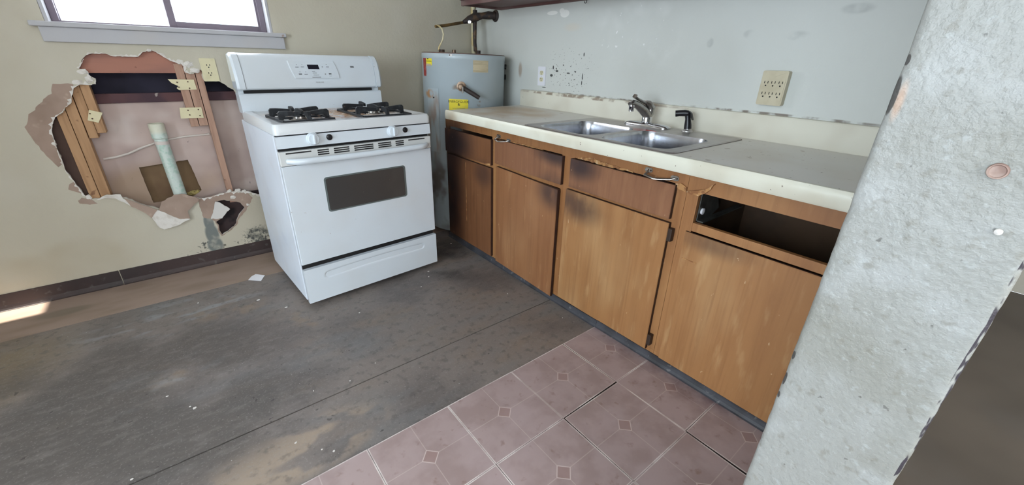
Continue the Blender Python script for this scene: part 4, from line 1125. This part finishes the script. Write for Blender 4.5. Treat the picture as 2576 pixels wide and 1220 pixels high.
obj('rim', rim(), 'steel_rim', sink)
o1_ = rrect(SK[0] - 0.0085, SK[1] + 0.0085, SK[2] - 0.0085, SK[3] + 0.0085, 0.034, 6); i1_ = rrect(SK[0] - 0.004, SK[1] + 0.004, SK[2] - 0.004, SK[3] + 0.004, 0.03, 6)
obj('caulk_line', sheet(o1_, [i1_], lambda p, a: (p[0], p[1], ztop(p[0], p[1]) + a), 0.0002, 0.0009), ['wood_brown', 'wood_brown'], sink)
for lp in (B1, B2):
    cx = sum(p[0] for p in lp) / len(lp); cy = sum(p[1] for p in lp) / len(lp)
    bm = B(); rows = []
    for s, d in ((1.0, -0.0042), (0.985, 0.003), (0.975, 0.012), (0.965, 0.04), (0.96, 0.06), (0.95, 0.12), (0.93, 0.15), (0.88, 0.168), (0.75, 0.174), (0.2, 0.178)):
        rows.append([bm.verts.new((max(cx + (p[0] - cx) * s, -0.600 if d < 0.045 else -0.508), cy + (p[1] - cy) * s, (ztop(p[0], p[1]) - d) if d < 0.02 else (ztop(cx, cy) - d))) for p in lp])
    n = len(lp)
    for a, b in zip(rows, rows[1:]):
        for k in range(n): bm.faces.new([a[k], a[(k + 1) % n], b[(k + 1) % n], b[k]])
    bm.faces.new(rows[-1])
    bowl = obj('bowl', bm, 'steel', sink, smooth=True)
    obj('drain', lathe(B(), [(0.045, 0.0), (0.043, 0.003), (0.034, 0.002), (0.030, -0.004), (0, -0.004)], (cx, cy, ztop(cx, cy) - 0.1775), (0, 0, 1), 24), 'chrome_dark', bowl, smooth=True)
obj('red_stain', prism(B(), [(-0.245, -1.768), (-0.228, -1.755), (-0.224, -1.79), (-0.232, -1.815), (-0.238, -1.80), (-0.246, -1.785)], XY, ztop(-0.235, -1.78) + 0.0044, ztop(-0.235, -1.78) + 0.0052), 'red_rust', sink)

# faucet
fz = ztop(-0.125, -1.69) + 0.0045
FB = Vector((-0.125, -1.688, fz))
faucet = thing('faucet', 'chrome single lever faucet with a short raised spout behind the sink', 'faucet', FB)
bm = B(); rows = []
for s, h in ((1.0, 0.0), (1.0, 0.006), (0.93, 0.012), (0.75, 0.017), (0.3, 0.020)):
    rows.append([bm.verts.new((FB.x + p[0] * s, FB.y + p[1] * (0.35 + 0.65 * s), fz + h)) for p in rrect(-0.030, 0.030, -0.125, 0.125, 0.029, 8)])
for a, b in zip(rows, rows[1:]):
    for k in range(len(a)): bm.faces.new([a[k], a[(k + 1) % len(a)], b[(k + 1) % len(a)], b[k]])
bm.faces.new(rows[-1]); bm.faces.new(rows[0])
obj('escutcheon', bm, 'chrome', faucet, smooth=True)
fb = FB + Vector((0, 0.004, 0.018))
obj('collar', lathe(B(), [(0.024, 0), (0.024, 0.024), (0.022, 0.028), (0, 0.028)], fb, (0, 0, 1), 24), 'chrome', faucet, smooth=True)
sd = Vector((-1.0, 0.18, 0)).normalized()     # where the spout points
p = fb + Vector((0, 0, 0.026))
V = lambda a, h: p + sd * a + Vector((0, 0, h))
obj('spout', tube(B(), [V(0, -0.006), V(0.004, 0.012), V(0.035, 0.034), V(0.075, 0.056), V(0.105, 0.066), V(0.122, 0.062)],
                  [0.0225, (0.022, 0.024), (0.021, 0.022), (0.018, 0.017), (0.0170, 0.015), (0.013, 0.010)], 16), 'chrome_dark', faucet, smooth=True)
obj('aerator', lathe(B(), [(0.0135, 0.004), (0.014, -0.004), (0.0125, -0.006), (0.0125, -0.026), (0.009, -0.027), (0, -0.027)], V(0.110, 0.056), (0, 0, 1), 18), 'chrome', faucet, smooth=True)
obj('lever_body', tube(B(), [V(0, 0.0), V(-0.012, 0.020), V(-0.014, 0.042), V(0.006, 0.062), V(0.03, 0.070)], [0.0215, (0.024, 0.022), (0.024, 0.021), (0.020, 0.015), (0.012, 0.008)], 16), 'chrome_dark', faucet, smooth=True)
obj('lever', tube(B(), [V(-0.004, 0.056), V(0.045, 0.071), V(0.080, 0.084), V(0.100, 0.094), V(0.094, 0.103)], [(0.013, 0.009), (0.013, 0.007), (0.014, 0.006), (0.015, 0.006), (0.011, 0.005)], 14), 'chrome_dark', faucet, smooth=True)
# side sprayer
sz = ztop(-0.1, -1.888) + 0.0045
spray = thing('side_sprayer', 'black pull out side sprayer standing on the sink deck', 'sprayer', (-0.100, -1.888, sz))
obj('sprayer_base', lathe(B(), [(0, 0), (0.026, 0), (0.025, 0.004), (0.015, 0.010), (0.014, 0.018), (0, 0.018)], (-0.100, -1.888, sz), (0, 0, 1), 22), 'steel_rim', spray, smooth=True)
obj('sprayer_body', tube(B(), [(-0.100, -1.888, sz + 0.012), (-0.101, -1.886, sz + 0.03), (-0.103, -1.882, sz + 0.055), (-0.105, -1.878, sz + 0.072), (-0.109, -1.872, sz + 0.082)], [0.0165, 0.0155, 0.012, 0.012, 0.011], 14), 'black_plastic', spray, smooth=True)
obj('sprayer_head', tube(B(), [(-0.107, -1.882, sz + 0.079), (-0.113, -1.868, sz + 0.079), (-0.123, -1.848, sz + 0.077), (-0.131, -1.833, sz + 0.074)], [0.0125, 0.014, 0.0135, 0.014], 14), 'black_plastic', spray, smooth=True)
obj('sprayer_trigger', prism(B(), [(-1.882, sz + 0.089), (-1.896, sz + 0.080), (-1.908, sz + 0.052), (-1.904, sz + 0.052), (-1.892, sz + 0.072)], YZ, -0.110, -0.098), 'black_plastic', spray)

# ================================================================== BASE CABINETS
XF = -0.5335; DT = 0.018


def rail_top(y):
    return HC - 0.0335


def frame_part(parent, y0, y1, z0, z1=None, name='face_frame_rail', mat='cab_frame', x0=XF, x1=XF + 0.019):
    """a face-frame board; z1 None follows the underside of the countertop"""
    if z1 is None:
        k = max(2, int(abs(y1 - y0) / 0.1)); ys = [y0 + (y1 - y0) * i / k for i in range(k + 1)]
        pts = [(y, rail_top(y)) for y in ys] + [(y1, z0), (y0, z0)]
        return obj(name, prism(B(), pts, YZ, x0, x1), mat, parent)
    return obj(name, bx(x0, x1, min(y0, y1), max(y0, y1), z0, z1, bev=0.001), mat, parent)


def panel(parent, name, y0, y1, z0, z1, mat, sag=0.0, proud=DT, lean=0.0):
    """overlay door / drawer front with dark edges; sag drops the right top corner; lean pulls the right side out"""
    x = XF - 0.0008
    c = [(y0, z0), (y1, z0 - sag), (y1, z1 - sag), (y0, z1)]
    bm = B()
    ex = [0, lean, lean, 0]
    Fv = [bm.verts.new((x - proud - ex[i], c[i][0], c[i][1])) for i in range(4)]
    Bv = [bm.verts.new((x - ex[i], c[i][0], c[i][1])) for i in range(4)]
    bm.faces.new(Fv).material_index = 0; bm.faces.new(Bv).material_index = 1
    for i in range(4): bm.faces.new([Fv[i], Fv[(i + 1) % 4], Bv[(i + 1) % 4], Bv[i]]).material_index = 1
    bmesh.ops.bevel(bm, geom=[e for e in bm.edges if all(v in Fv for v in e.verts)], offset=0.0016, segments=2, affect='EDGES')
    return obj(name, bm, [mat, 'cab_edge'], parent)


def pull(parent, y0, y1, z, tilt_=0.0, drop=0.02):
    """bent wire pull: two plates and a bow hanging out"""
    ym = (y0 + y1) / 2; x = XF - 0.001
    h = obj('pull_bow', tube(B(), [(x - 0.002, y0, z), (x - 0.016, y0 - 0.006, z - 0.004), (x - 0.030, y0 - 0.002, z - drop * 0.7), (x - 0.033, ym + 0.012, z - drop), (x - 0.026, ym, z - drop), (x - 0.012, y1 + 0.014, z - 0.010 + tilt_), (x - 0.002, y1, z - 0.004 + tilt_)], [(0.005, 0.004)] * 7, 10), 'pull', parent, smooth=True)
    for y, zz in ((y0, z), (y1, z - 0.004 + tilt_)):
        o = obj('pull_plate', prism(B(), rrect(y - 0.017, y + 0.017, zz - 0.009, zz + 0.009, 0.0085, 5), YZ, x - 0.0035, x + 0.0005), 'pull', h)
        for dy in (-0.010, 0.010):
            obj('pull_screw', lathe(B(), [(0.0032, 0), (0.003, 0.0015), (0, 0.002)], (x - 0.0035, y + dy, zz), (-1, 0, 0), 10), 'hinge' if dy < 0 else 'chrome', h)


sinkcab = thing('sink_base_cabinet', 'brown stained sink base cabinet with three doors and bent metal pulls', 'cabinet', (-0.3, -1.3, 0))
YM = -2.1655
frame_part(sinkcab, -0.452, YM, 0.790)                                    # top rail
frame_part(sinkcab, -0.452, YM, 0.010, 0.055, 'face_frame_rail')
for y in ((-0.972, -1.045), (-1.53, -1.61), (-2.115, YM)):
    frame_part(sinkcab, y[0], y[1], 0.055, 0.790, 'face_frame_stile')
frame_part(sinkcab, -0.452, -0.50, 0.055, 0.790, 'face_frame_stile', x1=XF + 0.008)
for y0, y1, z in ((-0.50, -0.972, 0.610), (-1.045, -1.53, 0.625), (-1.61, -2.115, 0.635)):
    frame_part(sinkcab, y0, y1, z, z + 0.035)
obj('bottom_shelf', bx(-0.518, -0.02, YM + 0.001, -0.64, 0.05, 0.065), 'cab_in', sinkcab)
obj('side_panel', bx(-0.518, -0.02, -0.640, -0.622, 0.0005, 0.82), 'cab_in', sinkcab)
obj('side_panel', bx(-0.518, -0.02, YM + 0.001, YM + 0.017, 0.0005, 0.84), 'cab_in', sinkcab)
obj('back_panel', bx(-0.018, -0.006, YM + 0.001, -0.622, 0.0005, 0.82), 'cab_in', sinkcab)
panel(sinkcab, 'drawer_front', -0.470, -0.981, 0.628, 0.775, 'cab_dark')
panel(sinkcab, 'drawer_front', -1.020, -1.550, 0.650, 0.786, 'cab_drawer', 0.0)
panel(sinkcab, 'drawer_front', -1.602, -2.128, 0.655, 0.787, 'cab_drawer', 0.0)
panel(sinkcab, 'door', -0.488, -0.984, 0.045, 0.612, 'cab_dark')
panel(sinkcab, 'door', -1.035, -1.540, 0.036, 0.634, 'cab_mid', 0.010, lean=0.006)
d3 = panel(sinkcab, 'door', -1.588, -2.132, 0.050, 0.640, 'cab', 0.0)
for z in (0.596, 0.106):
    obj('hinge', bx(XF - 0.024, XF - 0.001, -2.152, -2.1345, z - 0.026, z + 0.026, bev=0.003), 'hinge', d3)
pull(sinkcab, -1.035, -1.125, 0.802, -0.006)
pull(sinkcab, -2.000, -2.112, 0.816, -0.004)
obj('vertical_chip', bx(XF - DT - 0.0016, XF - DT - 0.0006, -0.716, -0.712, 0.20, 0.60), 'splinter', sinkcab)


def splinter(parent, pts, seed, x=XF - 0.001, t=0.005):
    obj('splintered_strip', prism(B(), jag(pts, 0.002, 0.012, seed), YZ, x - t, x + 0.0006), 'splinter', parent)


splinter(sinkcab, [(-1.18, 0.858), (-1.25, 0.848), (-1.33, 0.850), (-1.40, 0.838), (-1.46, 0.842), (-1.52, 0.862), (-1.52, 0.871), (-1.18, 0.871)], 31, t=0.010)
splinter(sinkcab, [(-1.635, 0.796), (-1.70, 0.806), (-1.78, 0.803), (-1.86, 0.797), (-1.93, 0.795), (-1.93, 0.789), (-1.63, 0.789)], 32, t=0.002)
splinter(sinkcab, [(-1.10, 0.790), (-1.26, 0.793), (-1.40, 0.790), (-1.40, 0.787), (-1.10, 0.787)], 33, t=0.002)
splinter(sinkcab, [(-0.93, 0.630), (-0.975, 0.640), (-0.978, 0.626), (-0.935, 0.622)], 34, XF - DT - 0.001, 0.001)

drawcab = thing('drawer_base_cabinet', 'brown base cabinet beside the partition with an empty drawer opening', 'cabinet', (-0.3, -2.47, 0))
Y2 = -2.765; YE = YM - 0.001
frame_part(drawcab, YE, Y2, 0.778)
frame_part(drawcab, -2.2122, -2.7198, 0.632, 0.664)
frame_part(drawcab, YE, Y2, 0.010, 0.055)
frame_part(drawcab, YE, -2.212, 0.055, 0.778, 'face_frame_stile')
frame_part(drawcab, -2.72, Y2, 0.055, 0.778, 'face_frame_stile')
obj('side_panel', bx(-0.518, -0.02, YE - 0.017, YE, 0.0005, 0.82), 'cab_in', drawcab)
obj('side_panel', bx(-0.518, -0.02, Y2, Y2 + 0.017, 0.0005, 0.80), 'cab_in', drawcab)
obj('back_panel', bx(-0.018, -0.006, Y2, YE, 0.0005, 0.82), 'cab_in', drawcab)
obj('bottom_shelf', bx(-0.518, -0.02, Y2 + 0.018, YE - 0.018, 0.05, 0.065), 'cab_in', drawcab)
panel(drawcab, 'door', -2.196, -2.735, 0.042, 0.628, 'cab', 0.0, 0.010)
sl = obj('drawer_slide', prism(B(), [(-0.516, 0.668), (-0.516, 0.772), (-0.40, 0.760), (-0.36, 0.690), (-0.42, 0.666)], lambda p, a: (p[0], a, p[1]), -2.2135, -2.217), 'slide', drawcab)
obj('slide_rail', bx(-0.515, -0.20, -2.240, -2.217, 0.666, 0.671), 'slide', sl)
obj('slide_roller', lathe(B(), [(0, 0), (0.011, 0), (0.012, 0.002), (0.012, 0.007), (0.004, 0.009), (0, 0.009)], (-0.496, -2.2175, 0.703), (0, -1, 0), 18), 'white_plastic', sl, smooth=True)
splinter(drawcab, [(-2.168, 0.772), (-2.20, 0.785), (-2.235, 0.798), (-2.262, 0.822), (-2.252, 0.800), (-2.236, 0.782), (-2.215, 0.768), (-2.19, 0.765)], 35, t=0.009)
splinter(sinkcab, [(-2.118, 0.790), (-2.140, 0.796), (-2.1650, 0.785), (-2.1650, 0.768), (-2.13, 0.772)], 36, t=0.004)
obj('scratch', bx(XF - 0.0124, XF - 0.0106, -2.262, -2.205, 0.5205, 0.5235), 'splinter', drawcab)

br = bpy.data.objects.new('baseboard_right', None); C.objects.link(br); struct(br, 'dark grey vinyl cove base along the foot of the base cabinets')
ORG[br.name] = Vector((0, 0, 0))
obj('base_strip', cove(B(), (XF - 0.0005, -0.452, 0.0), (XF - 0.0005, -1.85, 0.0), 0.034, (-1, 0, 0)), 'cove_grey', br)
obj('base_strip', cove(B(), (XF - 0.0005, -1.852, 0.004), (XF - 0.0005, -2.764, 0.004), 0.034, (-1, 0, 0)), 'cove_grey', br)

# ================================================================== UPPER CABINET
upc = thing('wall_cabinet', 'dark brown wall cabinet hung above the counter, underside in view', 'cabinet', (-0.16, -1.4, 1.497))
obj('bottom_panel', bx(-0.302, -0.0005, -2.60, -0.352, 1.509, 1.525), 'upper', upc)
obj('side_panel', bx(-0.302, -0.0005, -0.352, -0.336, 1.497, 2.25), 'upper', upc)
obj('side_panel', bx(-0.302, -0.0005, -2.616, -2.60, 1.497, 2.25), 'upper', upc)
obj('hanging_rail', bx(-0.020, -0.0005, -2.60, -0.352, 1.497, 1.509), 'upper', upc)
obj('top_panel', bx(-0.302, -0.0005, -2.60, -0.352, 2.234, 2.25), 'upper', upc)
obj('face_frame', bx(-0.321, -0.302, -2.616, -0.336, 1.495, 1.534, bev=0.002), 'upper', upc)
for k in range(4):
    y1 = -0.345 - k * 0.567
    obj('door', bx(-0.339, -0.3215, y1 - 0.555, y1, 1.524, 2.245, bev=0.003), 'upper', upc)
hk = tube(B(), [(-0.030, -1.140, 1.508), (-0.030, -1.140, 1.490)] + [(-0.030, -1.140 + 0.009 - 0.009 * math.cos(math.radians(a)), 1.490 - 0.010 * math.sin(math.radians(a))) for a in range(20, 200, 20)], 0.0018, 8)
tag(obj('cup_hook', hk, 'black_plastic', smooth=True), 'small dark cup hook screwed under the wall cabinet', 'hook')

# ================================================================== OUTLETS
def duplex(name, label, c, u, n, plate, face, w=0.070, h=0.114):
    """c: centre on the wall, u: direction across the plate, n: normal into the room"""
    t = thing(name, label, 'outlet', c, 0, 'duplex wall outlets')
    u, n, c = Vector(u), Vector(n), Vector(c); z = Vector((0, 0, 1))
    f = lambda p, a: c + u * p[0] + z * p[1] + n * a
    bm = prism(B(), rrect(-w / 2, w / 2, -h / 2, h / 2, 0.004, 3), f, 0.0006, 0.005)
    obj('cover_plate', bm, plate, t)
    for s in (0.0195, -0.0195):
        o = obj('receptacle', prism(B(), [(0.0165 * math.cos(math.radians(a)), s + min(0.0125, max(-0.0125, 0.0165 * math.sin(math.radians(a))))) for a in range(0, 360, 15)], f, 0.004, 0.0062), face, t)
        for dx in (-0.0065, 0.0065):
            obj('slot', prism(B(), [(dx - 0.0014, s + 0.0005), (dx + 0.0014, s + 0.0005), (dx + 0.0014, s + 0.009), (dx - 0.0014, s + 0.009)], f, 0.006, 0.0066), 'black', o)
        obj('slot', prism(B(), [(0.003 * math.cos(math.radians(a)), s - 0.0065 + 0.003 * math.sin(math.radians(a))) for a in range(0, 360, 45)], f, 0.006, 0.0066), 'black', o)
    obj('plate_screw', prism(B(), [(0.0028 * math.cos(math.radians(a)), 0.0028 * math.sin(math.radians(a))) for a in range(0, 360, 45)], f, 0.005, 0.0057), 'tan_plastic', t)
    return t


duplex('wall_outlet', 'ivory duplex outlet on the back wall beside the hole', (-1.709, -0.0002, 1.1015), (1, 0, 0), (0, -1, 0), 'ivory', 'ivory')
duplex('wall_outlet', 'white duplex outlet on the right wall beside black scuff marks', (-0.0002, -0.782, 1.099), (0, -1, 0), (-1, 0, 0), 'white_plastic', 'cream_plastic')
tap = thing('six_way_outlet', 'tan six way outlet adapter on the right wall above the counter', 'outlet', (-0.0002, -2.168, 1.112))
prof = rrect(-2.216, -2.122, 1.048, 1.176, 0.006, 3)
obj('housing', prism(B(), prof, YZ, -0.030, -0.0005), 'tan_plastic', tap)
obj('front_face', prism(B(), rrect(-2.211, -2.127, 1.066, 1.150, 0.003, 3), YZ, -0.0315, -0.0298), 'tan_plastic', tap)
obj('top_notch', prism(B(), [(-2.128, 1.172), (-2.210, 1.172), (-2.169, 1.153)], YZ, -0.0312, -0.0298), 'tan_plastic', tap)
for r, zc in enumerate((1.129, 1.088)):
    for k in range(3):
        yc = -2.143 - 0.0265 * k
        for dy in (0.0062, -0.0062): obj('slot', bx(-0.0322, -0.0312, yc + dy - 0.0012, yc + dy + 0.0012, zc, zc + 0.009), 'black', tap)
        obj('slot', lathe(B(), [(0, 0), (0.0029, 0), (0.0029, 0.0008), (0, 0.0008)], (-0.0314, yc, zc - 0.008), (-1, 0, 0), 10), 'black', tap)

# ================================================================== THINGS IN THE BROKEN WALL
pv = thing('drain_pipe', 'upright white plastic drain pipe inside the broken wall', 'pipe', (-1.995, 0.058, 0.1))
obj('pipe', tube(B(), [(-1.995, 0.058, 0.10), (-1.995, 0.058, 0.45), (-2.001, 0.058, 0.70), (-2.003, 0.058, 0.80)], 0.030, 22, caps=False), 'pvc', pv, smooth=True)
obj('pipe_socket', lathe(B(), [(0.030, -0.045), (0.0345, -0.040), (0.0345, 0.034), (0.030, 0.036), (0.030, -0.02)], (-2.003, 0.058, 0.80), (0, 0, 1), 24), 'pvc', pv, smooth=True)
obj('pipe_band', lathe(B(), [(0.0305, -0.009), (0.0318, -0.008), (0.0318, 0.008), (0.0305, 0.009)], (-2.002, 0.058, 0.735), (0.06, 0, 1), 24), 'wire', pv, smooth=True)
cb = obj('loose_cable', tube(B(), [(-2.255, 0.080, 0.670), (-2.20, 0.082, 0.676), (-2.152, 0.085, 0.687), (-2.10, 0.092, 0.708), (-2.03, 0.094, 0.730), (-1.975, 0.094, 0.742), (-1.90, 0.094, 0.752), (-1.78, 0.094, 0.756)], 0.0055, 8), 'wire', smooth=True)
tag(cb, 'white cable strung across the cavity of the broken wall', 'cable')
bm = B(); bmesh.ops.create_icosphere(bm, subdivisions=3, radius=0.04)
for v in bm.verts:
    k = 0.8 + 0.5 * noise.noise(v.co * 50)
    v.co = Vector((v.co.x * 1.0 * k - 1.928, v.co.y * 0.4 * k + 0.118, v.co.z * 0.42 * k + 0.424))
tag(obj('insulation_tuft', bm, 'insul'), 'torn yellow insulation tuft at the foot of the square cut-out', 'insulation')

# ================================================================== SCRAPS ON THE FLOOR
bm = B(); prism(bm, [(-1.808, -0.352), (-1.786, -0.315), (-1.762, -0.298), (-1.722, -0.345), (-1.752, -0.405)], XY, 0.0016, 0.0026)
tag(obj('paper_scrap', bm, 'paper'), 'torn piece of white paper on the floor left of the stove', 'paper')
rc = random.Random(11)
for i, (x, y, r) in enumerate(((-2.114, -1.30, 0.012), (-2.126, -1.282, 0.006), (-0.605, -0.585, 0.012), (-2.283, -1.52, 0.007), (-2.19, -1.17, 0.006), (-1.75, -1.47, 0.005), (-1.62, -1.50, 0.006), (-1.50, -1.46, 0.005),
                               (-1.86, -1.68, 0.007), (-1.80, -1.76, 0.006), (-1.77, -1.79, 0.008), (-0.93, -0.86, 0.012), (-0.96, -0.92, 0.007), (-1.05, -1.0, 0.006), (-1.80, -0.62, 0.012), (-1.70, -0.78, 0.010), (-2.05, -0.47, 0.007), (-0.70, -1.35, 0.006), (-1.42, -1.05, 0.007), (-0.62, -1.70, 0.004))):
    r *= 0.72
    pts = [(x + r * rc.uniform(0.5, 1.1) * math.cos(a), y + r * rc.uniform(0.4, 0.9) * math.sin(a)) for a in [k * math.pi / 3 for k in range(6)]]
    o = obj('paint_chip', prism(B(), pts, XY, 0.0004 if y < -0.349 else 0.0016, 0.0022 if y < -0.349 else 0.003), 'chip')
    tag(o, 'small pale paint chip lying on the dark bare floor', 'paint chip', 'paint chips on the bare floor')
